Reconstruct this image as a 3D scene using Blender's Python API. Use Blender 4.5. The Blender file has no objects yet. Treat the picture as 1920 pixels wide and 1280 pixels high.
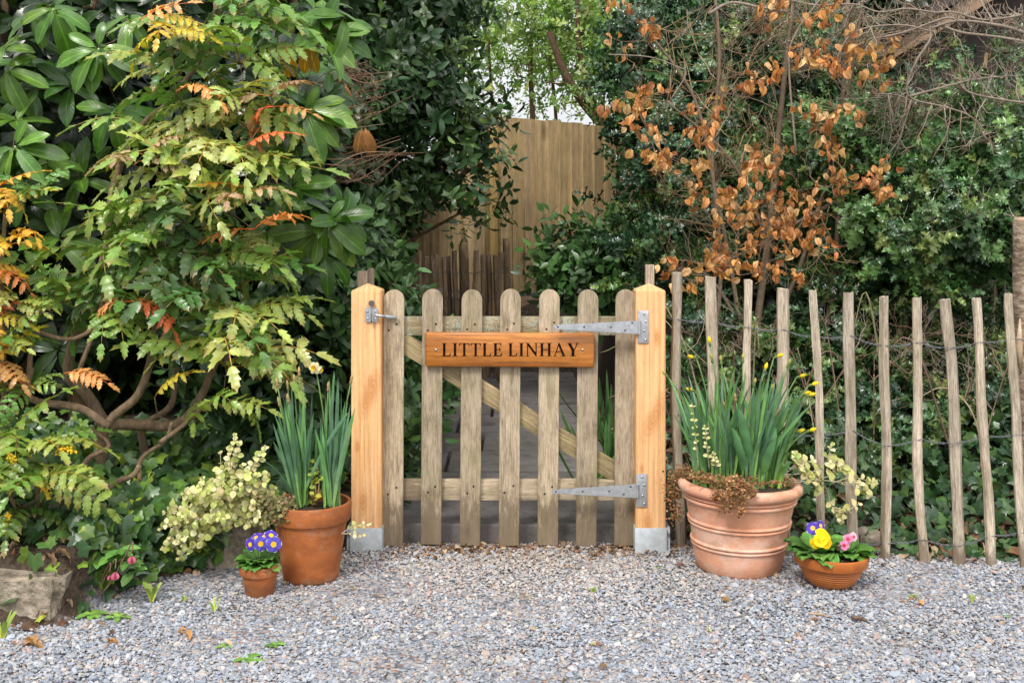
import bpy, bmesh, math, random
import numpy as np
from mathutils import Vector, Matrix
R_ = random.Random(7)
rng = np.random.default_rng(11)
sc = bpy.context.scene
COL = sc.collection
rad = math.radians
# ---------------------------------------------------------------- camera
F = 2120.0
HZ = 403.0
CAMZ = 1.18
cd = bpy.data.cameras.new('camera'); cam = bpy.data.objects.new('camera', cd); COL.objects.link(cam)
cam.location = (0, -4, CAMZ); cam.rotation_euler = (rad(90), 0, 0)
cd.sensor_width = 36; cd.lens = F/1920*36; cd.shift_y = -(640-HZ)/1920
cd.clip_start = .05; cd.clip_end = 1000
sc.camera = cam
# ---------------------------------------------------------------- light
SUN_EL, SUN_AZ = 50, -28      # azimuth measured from the camera's back towards its left
w = bpy.data.worlds.new('World'); sc.world = w; w.use_nodes = True
nt = w.node_tree; nt.nodes.clear()
sky = nt.nodes.new('ShaderNodeTexSky'); sky.sky_type = 'NISHITA'; sky.sun_disc = False
sky.sun_elevation = rad(SUN_EL); sky.sun_rotation = rad(180+SUN_AZ); sky.dust_density = 6; sky.air_density = 1.0; sky.ozone_density = .6
hs = nt.nodes.new('ShaderNodeHueSaturation'); hs.inputs['Saturation'].default_value = .30
bgn = nt.nodes.new('ShaderNodeBackground'); bgn.inputs['Strength'].default_value = .15
wo = nt.nodes.new('ShaderNodeOutputWorld')
nt.links.new(sky.outputs[0], hs.inputs['Color']); cl = nt.nodes.new('ShaderNodeMix'); cl.data_type = 'RGBA'; cl.inputs[0].default_value = .55; cl.inputs[7].default_value = (6.6, 6.7, 6.9, 1)   # bright cloud cover veiling the blue
nt.links.new(hs.outputs[0], cl.inputs[6]); nt.links.new(cl.outputs[2], bgn.inputs[0]); nt.links.new(bgn.outputs[0], wo.inputs[0])
sl = bpy.data.lights.new('sun', 'SUN'); sl.energy = 2.3; sl.angle = rad(14); sl.color = (1, .96, .9)
so = bpy.data.objects.new('sun', sl); COL.objects.link(so)
sd = Vector((math.sin(rad(SUN_AZ))*math.cos(rad(SUN_EL)), -math.cos(rad(SUN_AZ))*math.cos(rad(SUN_EL)), math.sin(rad(SUN_EL))))
so.rotation_euler = sd.to_track_quat('Z', 'Y').to_euler()
sc.view_settings.view_transform = 'Standard'; sc.view_settings.look = 'None'
sc.view_settings.exposure = .44; sc.view_settings.gamma = 1
sc.cycles.max_bounces = 6; sc.cycles.diffuse_bounces = 3; sc.cycles.transparent_max_bounces = 4
sc.cycles.transmission_bounces = 3; sc.cycles.glossy_bounces = 2
sc.cycles.caustics_reflective = False; sc.cycles.caustics_refractive = False

def P(px, py, D):
    return np.array(((px-960)/F*D, D-4, CAMZ-(py-HZ)/F*D))

# ---------------------------------------------------------------- objects
def obj(name, me, mat=None, parent=None, loc=None):
    o = bpy.data.objects.new(name, me); COL.objects.link(o)
    if mat is not None and me is not None and not me.materials: me.materials.append(mat)
    if parent is not None: o.parent = parent
    if loc is not None: o.location = loc
    return o
def tag(o, label=None, cat=None, group=None, kind=None):
    if label: o['label'] = label
    if cat: o['category'] = cat
    if group: o['group'] = group
    if kind: o['kind'] = kind
    return o
def empty(name, loc, label=None, cat=None, group=None, kind=None):
    o = obj(name, None, loc=tuple(loc)); o.empty_display_size = .1
    return tag(o, label, cat, group, kind)

# ---------------------------------------------------------------- mesh templates (numpy)
class T:
    def __init__(s, v, faces, uv=None, c=None):
        s.v = np.asarray(v, float).reshape(-1, 3)
        s.loops = np.array([i for f in faces for i in f], np.int64) if not isinstance(faces, tuple) else faces[0]
        s.sizes = np.array([len(f) for f in faces], np.int64) if not isinstance(faces, tuple) else faces[1]
        s.uv = np.zeros((len(s.v), 2)) if uv is None else np.asarray(uv, float)
        s.c = np.ones((len(s.v), 3)) if c is None else np.asarray(c, float)*np.ones((len(s.v), 3))
def merge(lst):
    """lst of (T, R 3x3, t, scale, tint)"""
    vs, ls, ss, us, cs, o = [], [], [], [], [], 0
    for (t, Rm, tr, s, ti) in lst:
        vs.append((t.v*s) @ np.asarray(Rm).T + np.asarray(tr)); ls.append(t.loops+o); ss.append(t.sizes)
        us.append(t.uv); cs.append(t.c*np.asarray(ti)); o += len(t.v)
    return T(np.concatenate(vs), (np.concatenate(ls), np.concatenate(ss)), np.concatenate(us), np.concatenate(cs))
class Acc:
    def __init__(s): s.V=[]; s.L=[]; s.S=[]; s.U=[]; s.C=[]; s.o=0
    def add(s, t, Rm=None, tr=(0,0,0), sc_=1., tint=(1,1,1)):
        tr = np.atleast_2d(tr); M = len(tr)
        if M == 0: return
        if Rm is None: Rm = np.eye(3)
        Rm = np.asarray(Rm, float)
        if Rm.ndim == 2: Rm = np.broadcast_to(Rm, (M, 3, 3))
        sc_ = np.broadcast_to(np.asarray(sc_, float), (M,)); tint = np.broadcast_to(np.atleast_2d(np.asarray(tint, float)), (M, 3))
        n = len(t.v)
        v = np.einsum('mij,nj->mni', Rm, t.v)*sc_[:, None, None]+tr[:, None, :]
        s.V.append(v.reshape(-1, 3)); s.C.append((t.c[None]*tint[:, None, :]).reshape(-1, 3))
        s.U.append(np.tile(t.uv, (M, 1)))
        s.L.append((t.loops[None]+(np.arange(M)*n)[:, None]).ravel()+s.o); s.S.append(np.tile(t.sizes, M)); s.o += n*M
    def mesh(s, name, smooth=True, origin=(0, 0, 0)):
        V = np.concatenate(s.V)-np.asarray(origin); L = np.concatenate(s.L); S = np.concatenate(s.S); U = np.concatenate(s.U); Cc = np.concatenate(s.C)
        me = bpy.data.meshes.new(name)
        me.vertices.add(len(V)); me.vertices.foreach_set('co', V.astype(np.float32).ravel())
        me.loops.add(len(L)); me.loops.foreach_set('vertex_index', L.astype(np.int32))
        me.polygons.add(len(S)); me.polygons.foreach_set('loop_start', np.concatenate(([0], np.cumsum(S)[:-1])).astype(np.int32))
        me.polygons.foreach_set('use_smooth', np.full(len(S), smooth))
        me.update(calc_edges=True)
        uvl = me.uv_layers.new(name='UVMap'); uvl.data.foreach_set('uv', U[L].astype(np.float32).ravel())
        ca = me.color_attributes.new('Col', 'FLOAT_COLOR', 'POINT')
        ca.data.foreach_set('color', np.concatenate((np.clip(Cc, 0, 1), np.ones((len(Cc), 1))), 1).astype(np.float32).ravel())
        return me
    def build(s, name, mat, parent=None, smooth=True):
        org = (0, 0, 0) if parent is None else parent_loc(parent)
        return obj(name, s.mesh(name, smooth, org), mat, parent)
def parent_loc(p):
    v = np.zeros(3)
    while p is not None: v += np.array(p.location); p = p.parent
    return v
def nrm(a): return a/np.maximum(np.linalg.norm(a, axis=-1, keepdims=True), 1e-9)
def frameZ(z, spin=None):
    """matrices with local Z along z, random spin; z (M,3)"""
    z = nrm(np.atleast_2d(np.asarray(z, float))); M = len(z)
    up = np.where(np.abs(z[:, 2:3]) > .95, np.array([[1., 0, 0]]), np.array([[0, 0, 1.]]))
    x = nrm(np.cross(up, z)); y = np.cross(z, x)
    a = rng.uniform(0, 2*np.pi, M) if spin is None else np.broadcast_to(spin, (M,))
    c, s_ = np.cos(a)[:, None], np.sin(a)[:, None]
    return np.stack((x*c+y*s_, -x*s_+y*c, z), axis=2)
def frameY(y, n):
    """local Y along y, local Z near n"""
    y = nrm(np.atleast_2d(np.asarray(y, float))); n = np.atleast_2d(np.asarray(n, float))
    x = nrm(np.cross(y, n)+1e-6); z = np.cross(x, y)
    return np.stack((x, y, z), axis=2)
def tintv(pal, M, w=None, var=.18):
    pal = np.asarray(pal, float); k = rng.choice(len(pal), M, p=None if w is None else np.asarray(w)/np.sum(w))
    return pal[k]*rng.uniform(1-var, 1+var, (M, 1))*rng.uniform(.94, 1.06, (M, 3))

# leaf blade with midrib fold; prof = [(t, halfwidth)], z waves at the edge
def leafT(prof, W=1., fold=.25, bend=.3, wave=0., wn=2, twist=0.):
    v, uv, f = [], [], []
    n = len(prof)
    for i, (t, hw) in enumerate(prof):
        ang = bend*t; y = math.sin(ang)/max(bend, 1e-6) if abs(bend) > 1e-4 else t; z = -(1-math.cos(ang))/bend if abs(bend) > 1e-4 else 0
        e = hw*W; tw = twist*t
        for k, sx in ((0, -1), (1, 0), (2, 1)):
            xx = sx*e*math.cos(fold); zz = abs(sx)*e*math.sin(fold)+wave*math.sin(wn*math.pi*t*2+sx)*abs(sx)
            v.append((xx*math.cos(tw)-zz*math.sin(tw), y, z+zz*math.cos(tw)+xx*math.sin(tw))); uv.append((.5+sx*.5*(1 if e > 1e-4 else 0), t))
        if i:
            a, b = 3*(i-1), 3*i
            f += [(a, a+1, b+1, b), (a+1, a+2, b+2, b+1)]
    return T(v, f, uv)
def spinyT(L_sp, W, nsp, fold=.3, bend=.3, wave=.03, inner=.62):
    prof = [(0, .02), (.06, W*.55)]; env = lambda t: max(.12, math.sin(math.pi*min(.97, t*.80+.17)))**.8
    for i in range(nsp):
        t1 = .10+.74*(i+.85)/nsp
        prof.append((t1, W*env(t1)*1.15)); prof.append((t1+.035, W*env(t1)*inner))
    prof += [(.90, W*.20), (1., .0)]
    t = leafT(prof, 1, fold, bend)
    v = t.v
    for i in range(len(prof)):
        if 0 < i < len(prof)-2 and i % 2 == 0:
            for k in (0, 2): v[3*i+k, 2] += wave*(1 if (i//2) % 2 else -.6); v[3*i+k, 1] += .045
    return t
def tubeT(pts, r0, r1=None, sides=5, rough=0., col=(1, 1, 1)):
    pts = np.asarray(pts, float); n = len(pts); r1 = r0 if r1 is None else r1
    rr = np.linspace(r0, r1, n) if np.isscalar(r0) else np.asarray(r0)
    d = nrm(np.gradient(pts, axis=0)); ref = np.array([.3, .2, 1.]) if abs(d[0][2]) < .9 else np.array([1., .2, .1])
    v = []; uv = []; x = nrm(np.cross(ref, d[0]))
    for i in range(n):
        x = nrm(x-d[i]*np.dot(x, d[i])); y = np.cross(d[i], x)
        for k in range(sides):
            a = 2*math.pi*k/sides; q = rr[i]*(1+rough*rng.uniform(-1, 1))
            v.append(pts[i]+(x*math.cos(a)+y*math.sin(a))*q); uv.append((k/sides, i/n))
    f = [(i*sides+k, i*sides+(k+1) % sides, (i+1)*sides+(k+1) % sides, (i+1)*sides+k) for i in range(n-1) for k in range(sides)]
    f.append(tuple(range(sides))[::-1]); f.append(tuple((n-1)*sides+k for k in range(sides)))
    return T(v, f, uv, np.array(col))
def smooth_path(pts, sub=4):
    pts = np.asarray(pts, float)
    if len(pts) < 3: return np.array([pts[0]+(pts[-1]-pts[0])*t for t in np.linspace(0, 1, sub+1)])
    Q = np.vstack((2*pts[0]-pts[1], pts, 2*pts[-1]-pts[-2])); out = []
    for i in range(1, len(Q)-2):
        for t in np.linspace(0, 1, sub, endpoint=False):
            a, b, c, d = Q[i-1:i+3]
            out.append(.5*((2*b)+(-a+c)*t+(2*a-5*b+4*c-d)*t*t+(-a+3*b-3*c+d)*t**3))
    out.append(pts[-1]); return np.array(out)

# ---------------------------------------------------------------- materials
def newmat(name):
    m = bpy.data.materials.new(name); m.use_nodes = True; nt = m.node_tree; nt.nodes.clear()
    return m, nt, nt.nodes, nt.links
def N(nodes, typ, **kw):
    n = nodes.new(typ)
    for k, v in kw.items():
        if hasattr(n, k): setattr(n, k, v)
        else: n.inputs[k].default_value = v
    return n
def ramp(nodes, stops, interp='LINEAR'):
    r = nodes.new('ShaderNodeValToRGB'); r.color_ramp.interpolation = interp; e = r.color_ramp.elements
    while len(e) < len(stops): e.new(.5)
    for i, (p, c) in enumerate(stops):
        e[i].position = p; e[i].color = (*c, 1) if len(c) == 3 else c
    return r
def mixc(nodes, links, fac, a, b, blend='MIX'):
    m = nodes.new('ShaderNodeMix'); m.data_type = 'RGBA'; m.blend_type = blend
    for s, x in ((m.inputs[0], fac), (m.inputs[6], a), (m.inputs[7], b)):
        if hasattr(x, 'is_output'): links.new(x, s)
        elif isinstance(x, (int, float)): s.default_value = x
        else: s.default_value = (*x, 1) if len(x) == 3 else x
    return m.outputs[2]
def math_(nodes, links, op, a, b=None, c=None):
    m = nodes.new('ShaderNodeMath'); m.operation = op
    for i, x in enumerate((a, b, c)):
        if x is None: continue
        if hasattr(x, 'is_output'): links.new(x, m.inputs[i])
        else: m.inputs[i].default_value = x
    return m.outputs[0]

def leaf_mat(name, rough=.38, vein=.35, side=7., trans=.22, veincol=(1.5, 1.5, 1.1), bump=.3, spec=.5, back=(1.25, 1.3, 1.2), spots=0., edge=None, tip=None):
    m, nt, n, l = newmat(name)
    at = N(n, 'ShaderNodeAttribute', attribute_name='Col')
    uv = n.new('ShaderNodeUVMap'); sep = n.new('ShaderNodeSeparateXYZ'); l.new(uv.outputs[0], sep.inputs[0])
    du = math_(n, l, 'ABSOLUTE', math_(n, l, 'SUBTRACT', sep.outputs[0], .5))
    mid = n.new('ShaderNodeMapRange'); mid.inputs[1].default_value = .02; mid.inputs[2].default_value = .075; mid.inputs[3].default_value = 1; mid.inputs[4].default_value = 0
    l.new(du, mid.inputs[0])
    ph = math_(n, l, 'SUBTRACT', math_(n, l, 'MULTIPLY', sep.outputs[1], side), math_(n, l, 'MULTIPLY', du, side*.55))
    fr = math_(n, l, 'FRACT', ph)
    tri = math_(n, l, 'ABSOLUTE', math_(n, l, 'SUBTRACT', fr, .5))
    sv = n.new('ShaderNodeMapRange'); sv.inputs[1].default_value = .40; sv.inputs[2].default_value = .49; l.new(tri, sv.inputs[0])
    vm = math_(n, l, 'MAXIMUM', mid.outputs[0], math_(n, l, 'MULTIPLY', sv.outputs[0], .45))
    tc = n.new('ShaderNodeTexCoord'); no = N(n, 'ShaderNodeTexNoise', Scale=22., Detail=3.); l.new(tc.outputs['Object'], no.inputs[0])
    base = mixc(n, l, 1., at.outputs[0], ramp_out(n, l, no.outputs[0], [(.3, (.72, .75, .7)), (.7, (1.25, 1.22, 1.2))]), 'MULTIPLY')
    if spots:
        vo = N(n, 'ShaderNodeTexNoise', Scale=60., Detail=2.); l.new(tc.outputs['Object'], vo.inputs[0])
        mk = n.new('ShaderNodeMapRange'); mk.inputs[1].default_value = .62; mk.inputs[2].default_value = .7; mk.inputs[4].default_value = spots; l.new(vo.outputs[0], mk.inputs[0])
        base = mixc(n, l, mk.outputs[0], base, (.16, .09, .03))
    if tip:
        tn = N(n, 'ShaderNodeTexNoise', Scale=9., Detail=3.); l.new(tc.outputs['Object'], tn.inputs[0])
        tm = n.new('ShaderNodeMapRange'); tm.inputs[1].default_value = .95; tm.inputs[2].default_value = 1.35; tm.inputs[4].default_value = .75; l.new(math_(n, l, 'ADD', tn.outputs[0], math_(n, l, 'MULTIPLY', sep.outputs[1], .7)), tm.inputs[0])
        base = mixc(n, l, tm.outputs[0], base, tip)
    if edge:
        em = n.new('ShaderNodeMapRange'); em.inputs[1].default_value = .40; em.inputs[2].default_value = .5; l.new(du, em.inputs[0])
        base = mixc(n, l, em.outputs[0], base, edge)
    vc = mixc(n, l, 1., base, veincol, 'MULTIPLY')
    col = mixc(n, l, math_(n, l, 'MULTIPLY', vm, vein), base, vc)
    geo = n.new('ShaderNodeNewGeometry')
    col = mixc(n, l, geo.outputs['Backfacing'], col, mixc(n, l, 1., col, back, 'MULTIPLY'))
    bp = N(n, 'ShaderNodeBump', Strength=bump, Distance=.002); l.new(math_(n, l, 'SUBTRACT', no.outputs[0], math_(n, l, 'MULTIPLY', vm, .5)), bp.inputs['Height'])
    pb = N(n, 'ShaderNodeBsdfPrincipled', Roughness=rough); pb.inputs['Specular IOR Level'].default_value = spec
    l.new(col, pb.inputs['Base Color']); l.new(bp.outputs[0], pb.inputs['Normal'])
    out = n.new('ShaderNodeOutputMaterial')
    if trans:
        tr = n.new('ShaderNodeBsdfTranslucent'); l.new(mixc(n, l, 1., col, (1.3, 1.35, .7), 'MULTIPLY'), tr.inputs[0])
        mx = n.new('ShaderNodeMixShader'); mx.inputs[0].default_value = trans
        l.new(pb.outputs[0], mx.inputs[1]); l.new(tr.outputs[0], mx.inputs[2]); l.new(mx.outputs[0], out.inputs[0])
    else: l.new(pb.outputs[0], out.inputs[0])
    return m
def ramp_out(n, l, src, stops, interp='LINEAR'):
    r = ramp(n, stops, interp); l.new(src, r.inputs[0]); return r.outputs[0]
def obj_coords(n, l, scale=(1, 1, 1), rnd=True):
    tc = n.new('ShaderNodeTexCoord'); oi = n.new('ShaderNodeObjectInfo')
    mp = n.new('ShaderNodeVectorMath'); mp.operation = 'MULTIPLY'; mp.inputs[1].default_value = scale
    ad = n.new('ShaderNodeVectorMath'); ad.operation = 'ADD'
    ml = n.new('ShaderNodeVectorMath'); ml.operation = 'MULTIPLY'; ml.inputs[1].default_value = (17.3, 9.1, 31.7)
    cb = n.new('ShaderNodeCombineXYZ')
    for i in range(3): l.new(oi.outputs['Random'], cb.inputs[i])
    l.new(cb.outputs[0], ml.inputs[0]); l.new(tc.outputs['Object'], ad.inputs[0])
    if rnd: l.new(ml.outputs[0], ad.inputs[1])
    l.new(ad.outputs[0], mp.inputs[0]); return mp.outputs[0], tc, oi
def wood_mat(name, c1, c2, grain=90., stretch=.035, rough=.75, algae=None, stain=None, knots=None, bump=.4, fine=.5, lichen=False, vary=.15, wave=0, knot_at=None, mottle=0.):
    """grain runs along the object's local Z"""
    m, nt, n, l = newmat(name)
    co, tc, oi = obj_coords(n, l, (1, 1, stretch))
    co2, _, _ = obj_coords(n, l, (1, 1, .25))
    g = N(n, 'ShaderNodeTexNoise', Scale=grain, Detail=6., Roughness=.65, Distortion=.3); l.new(co, g.inputs[0])
    g2 = N(n, 'ShaderNodeTexNoise', Scale=grain*4, Detail=3., Roughness=.6); l.new(co, g2.inputs[0])
    b = N(n, 'ShaderNodeTexNoise', Scale=9., Detail=4., Distortion=.8); l.new(co2, b.inputs[0])
    gm = math_(n, l, 'ADD', math_(n, l, 'MULTIPLY', g.outputs[0], .6), math_(n, l, 'MULTIPLY', b.outputs[0], .4))
    col = ramp_out(n, l, gm, [(.34, c2), (.62, c1)])
    f2 = ramp_out(n, l, g2.outputs[0], [(.36, (1-fine,)*3), (.55, (1, 1, 1)), (.75, (1+fine*.3,)*3)])
    col = mixc(n, l, 1., col, f2, 'MULTIPLY')
    sk = N(n, 'ShaderNodeTexNoise', Scale=230., Detail=3., Roughness=.7); l.new(co2, sk.inputs[0])
    col = mixc(n, l, 1., col, ramp_out(n, l, sk.outputs[0], [(.33, (1-fine*.55,)*3), (.46, (1, 1, 1)), (.68, (1+fine*.25,)*3)]), 'MULTIPLY')
    if wave:
        wv = N(n, 'ShaderNodeTexWave', Scale=wave, Distortion=9., Detail=2.); wv.inputs['Detail Scale'].default_value = .6; wv.bands_direction = 'X'; wc, _, _ = obj_coords(n, l, (1, 1, .10)); l.new(wc, wv.inputs[0])
        col = mixc(n, l, 1., col, ramp_out(n, l, wv.outputs[0], [(.25, (1.03, 1.03, 1.03)), (.9, (.93, .87, .78))]), 'MULTIPLY')
    hv = n.new('ShaderNodeHueSaturation'); l.new(col, hv.inputs['Color'])
    l.new(math_(n, l, 'ADD', math_(n, l, 'MULTIPLY', oi.outputs['Random'], vary*2), 1-vary), hv.inputs['Value']); col = hv.outputs[0]
    if mottle:
        mo = N(n, 'ShaderNodeTexNoise', Scale=34., Detail=6., Roughness=.72); l.new(co2, mo.inputs[0])
        col = mixc(n, l, 1., col, ramp_out(n, l, mo.outputs[0], [(.34, (1-mottle, 1-mottle*1.05, 1-mottle*1.2)), (.50, (1, 1, 1)), (.66, (1+mottle*.5,)*3)]), 'MULTIPLY')
    if knot_at:   # a knot with swirling rings, its height shifted from post to post
        kp = n.new('ShaderNodeSeparateXYZ'); l.new(tc.outputs['Object'], kp.inputs[0])
        for (kx, kz, kr, sl_) in knot_at:
            dz = math_(n, l, 'SUBTRACT', math_(n, l, 'SUBTRACT', kp.outputs[2], kz), math_(n, l, 'MULTIPLY', oi.outputs['Random'], .12))
            dx = math_(n, l, 'SUBTRACT', math_(n, l, 'SUBTRACT', kp.outputs[0], kx), math_(n, l, 'MULTIPLY', dz, sl_))
            dd = math_(n, l, 'SQRT', math_(n, l, 'ADD', math_(n, l, 'MULTIPLY', dx, dx), math_(n, l, 'MULTIPLY', math_(n, l, 'MULTIPLY', dz, dz), .12)))
            dd = math_(n, l, 'ADD', dd, math_(n, l, 'MULTIPLY', math_(n, l, 'SUBTRACT', b.outputs[0], .5), .02))
            km = n.new('ShaderNodeMapRange'); km.interpolation_type = 'SMOOTHSTEP'; km.inputs[1].default_value = kr; km.inputs[2].default_value = kr*.15; km.inputs[3].default_value = 0; km.inputs[4].default_value = .8; l.new(dd, km.inputs[0])
            rg = math_(n, l, 'ADD', math_(n, l, 'MULTIPLY', math_(n, l, 'SINE', math_(n, l, 'MULTIPLY', dd, 900.)), .22), .78)
            col = mixc(n, l, math_(n, l, 'MULTIPLY', km.outputs[0], rg), col, (.50, .19, .045))
    if knots:
        kc, _, _ = obj_coords(n, l, (1, 1, .42))
        vo = N(n, 'ShaderNodeTexVoronoi', Scale=knots[0]); l.new(kc, vo.inputs[0])
        mk = n.new('ShaderNodeMapRange'); mk.inputs[1].default_value = knots[1]; mk.inputs[2].default_value = knots[1]*.35; l.new(vo.outputs['Distance'], mk.inputs[0])
        rings = math_(n, l, 'ADD', math_(n, l, 'MULTIPLY', math_(n, l, 'SINE', math_(n, l, 'MULTIPLY', vo.outputs['Distance'], 160.)), .25), .75)
        col = mixc(n, l, math_(n, l, 'MULTIPLY', mk.outputs[0], rings), col, knots[2])
    if algae:
        a = N(n, 'ShaderNodeTexNoise', Scale=14., Detail=5., Roughness=.7); l.new(co2, a.inputs[0])
        mk = n.new('ShaderNodeMapRange'); mk.inputs[1].default_value = .50; mk.inputs[2].default_value = .68; mk.inputs[4].default_value = algae[0]; l.new(a.outputs[0], mk.inputs[0])
        col = mixc(n, l, mk.outputs[0], col, algae[1])
    if stain:   # rain splash and rot low down and blotches
        sp = n.new('ShaderNodeSeparateXYZ'); l.new(tc.outputs['Object'], sp.inputs[0])
        s3 = N(n, 'ShaderNodeTexNoise', Scale=26., Detail=6., Roughness=.75); l.new(co2, s3.inputs[0])
        hz = n.new('ShaderNodeMapRange'); hz.inputs[1].default_value = stain[0]; hz.inputs[2].default_value = stain[1]; hz.inputs[3].default_value = .30; hz.inputs[4].default_value = -.25; l.new(sp.outputs[2], hz.inputs[0])
        mk = n.new('ShaderNodeMapRange'); mk.inputs[1].default_value = .55; mk.inputs[2].default_value = .66; mk.inputs[4].default_value = .75
        l.new(math_(n, l, 'ADD', s3.outputs[0], hz.outputs[0]), mk.inputs[0]); col = mixc(n, l, mk.outputs[0], col, stain[2])
    if lichen:
        s4 = N(n, 'ShaderNodeTexNoise', Scale=150., Detail=4.); l.new(tc.outputs['Object'], s4.inputs[0])
        s5 = N(n, 'ShaderNodeTexNoise', Scale=13., Detail=3.); l.new(tc.outputs['Object'], s5.inputs[0])
        mk = n.new('ShaderNodeMapRange'); mk.inputs[1].default_value = .50; mk.inputs[2].default_value = .56; mk.inputs[4].default_value = .8; l.new(math_(n, l, 'MULTIPLY', math_(n, l, 'ADD', s4.outputs[0], s5.outputs[0]), .5), mk.inputs[0])
        col = mixc(n, l, mk.outputs[0], col, (.36, .40, .33))
    bp = N(n, 'ShaderNodeBump', Strength=bump, Distance=.003); l.new(math_(n, l, 'ADD', g.outputs[0], math_(n, l, 'MULTIPLY', g2.outputs[0], .6)), bp.inputs['Height'])
    pb = N(n, 'ShaderNodeBsdfPrincipled', Roughness=rough); l.new(col, pb.inputs['Base Color']); l.new(bp.outputs[0], pb.inputs['Normal'])
    out = n.new('ShaderNodeOutputMaterial'); l.new(pb.outputs[0], out.inputs[0]); return m
def noise_mat(name, stops, scale=20., detail=6., rough=.8, bump=.3, bscale=None, dist=.004, metallic=0., attr=False, stretch=(1, 1, 1), spec=.5, extra=None, rnd=True):
    m, nt, n, l = newmat(name)
    co, tc, oi = obj_coords(n, l, stretch, rnd)
    g = N(n, 'ShaderNodeTexNoise', Scale=scale, Detail=detail, Roughness=.65); l.new(co, g.inputs[0])
    col = ramp_out(n, l, g.outputs[0], stops)
    if attr:
        at = N(n, 'ShaderNodeAttribute', attribute_name='Col'); col = mixc(n, l, 1., col, at.outputs[0], 'MULTIPLY')
    for (sc2, lo, hi, amt, c2) in (extra or []):
        g3 = N(n, 'ShaderNodeTexNoise', Scale=sc2, Detail=5., Roughness=.7); l.new(co, g3.inputs[0])
        mk = n.new('ShaderNodeMapRange'); mk.inputs[1].default_value = lo; mk.inputs[2].default_value = hi; mk.inputs[4].default_value = amt; l.new(g3.outputs[0], mk.inputs[0])
        col = mixc(n, l, mk.outputs[0], col, c2)
    g2 = N(n, 'ShaderNodeTexNoise', Scale=bscale or scale*4, Detail=4.); l.new(co, g2.inputs[0])
    bp = N(n, 'ShaderNodeBump', Strength=bump, Distance=dist); l.new(g2.outputs[0], bp.inputs['Height'])
    pb = N(n, 'ShaderNodeBsdfPrincipled', Roughness=rough, Metallic=metallic); pb.inputs['Specular IOR Level'].default_value = spec
    l.new(col, pb.inputs['Base Color']); l.new(bp.outputs[0], pb.inputs['Normal'])
    out = n.new('ShaderNodeOutputMaterial'); l.new(pb.outputs[0], out.inputs[0]); return m

M_old = wood_mat('weathered_wood', (.46, .37, .26), (.33, .255, .165), grain=120, mottle=.38, fine=.4, algae=(.45, (.20, .19, .07)), stain=(.02, .40, (.13, .092, .055)), knots=(8, .14, (.09, .06, .035)))
M_rail = wood_mat('weathered_rail', (.40, .32, .18), (.24, .185, .10), grain=110, mottle=.3, algae=(.5, (.2, .19, .07)), lichen=True)
M_brace = wood_mat('weathered_brace', (.42, .32, .17), (.26, .195, .095), grain=100, mottle=.3, algae=(.5, (.22, .20, .07)))
M_new = wood_mat('new_orange_timber', (.86, .53, .275), (.74, .40, .165), grain=55, stretch=.02, rough=.62, fine=.22, bump=.2, knots=(9, .12, (.46, .17, .04)), vary=.03, wave=16., stain=(.02, .14, (.34, .22, .12)), knot_at=[(.012, .46, .040, .35), (-.01, .085, .022, 0.), (.02, .74, .014, 0.), (-.03, .28, .010, 0.)])
M_stake = wood_mat('grey_stake', (.42, .33, .24), (.20, .15, .10), grain=80)
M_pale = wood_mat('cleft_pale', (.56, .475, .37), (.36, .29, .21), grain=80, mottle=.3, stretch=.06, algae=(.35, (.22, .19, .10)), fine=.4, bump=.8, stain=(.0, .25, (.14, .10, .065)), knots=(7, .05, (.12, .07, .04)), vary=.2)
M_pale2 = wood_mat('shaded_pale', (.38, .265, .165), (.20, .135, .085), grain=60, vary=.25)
M_board = wood_mat('fence_board', (.46, .315, .115), (.29, .185, .055), grain=26, stretch=.06, fine=.25, bump=.25, algae=(.5, (.21, .17, .065)), knots=(2.6, .07, (.10, .055, .03)), vary=.18)
M_dark = wood_mat('dark_timber', (.05, .03, .02), (.025, .015, .011), grain=30)
M_barge = wood_mat('barge_timber', (.36, .23, .14), (.25, .155, .09), grain=30, fine=.2)
M_sign = wood_mat('varnished_oak', (.52, .20, .038), (.27, .085, .016), grain=26, stretch=.09, rough=.32, fine=.30, bump=.08, vary=0, wave=14.)
M_letter = noise_mat('carved_letter', [(.3, (.006, .003, .002)), (.7, (.022, .009, .005))], rough=.9, spec=.05)
M_galv = noise_mat('galvanised_steel', [(.35, (.40, .42, .44)), (.65, (.58, .60, .62))], scale=60, rough=.42, metallic=.75, bump=.08, extra=[(9, .55, .7, .35, (.30, .28, .27))])
M_shoe = noise_mat('shoe_steel', [(.35, (.46, .51, .54)), (.65, (.60, .65, .68))], scale=40, rough=.5, metallic=.2, bump=.08, extra=[(9, .50, .7, .45, (.27, .25, .23)), (50, .6, .7, .4, (.6, .62, .63))])
M_screw = noise_mat('screw_steel', [(.3, (.38, .40, .43)), (.7, (.52, .54, .56))], rough=.3, metallic=.9, bump=.05)
M_dkscrew = noise_mat('dull_screw', [(.3, (.12, .12, .13)), (.7, (.2, .2, .21))], rough=.45, metallic=.8, bump=.05)
M_wire = noise_mat('galv_wire', [(.3, (.12, .125, .14)), (.7, (.22, .225, .25))], scale=80, rough=.5, metallic=.6)
M_rust = noise_mat('old_nail', [(.3, (.012, .008, .006)), (.7, (.05, .025, .015))], rough=.8)
M_bark = noise_mat('bark', [(.3, (.11, .075, .045)), (.52, (.22, .15, .085)), (.75, (.34, .25, .155))], scale=45, stretch=(1, 1, .35), bump=.9, dist=.006, attr=True)
M_twig = noise_mat('twig', [(.3, (.55, .55, .55)), (.7, (1.1, 1.1, 1.1))], scale=60, bump=.3, attr=True)
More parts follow.
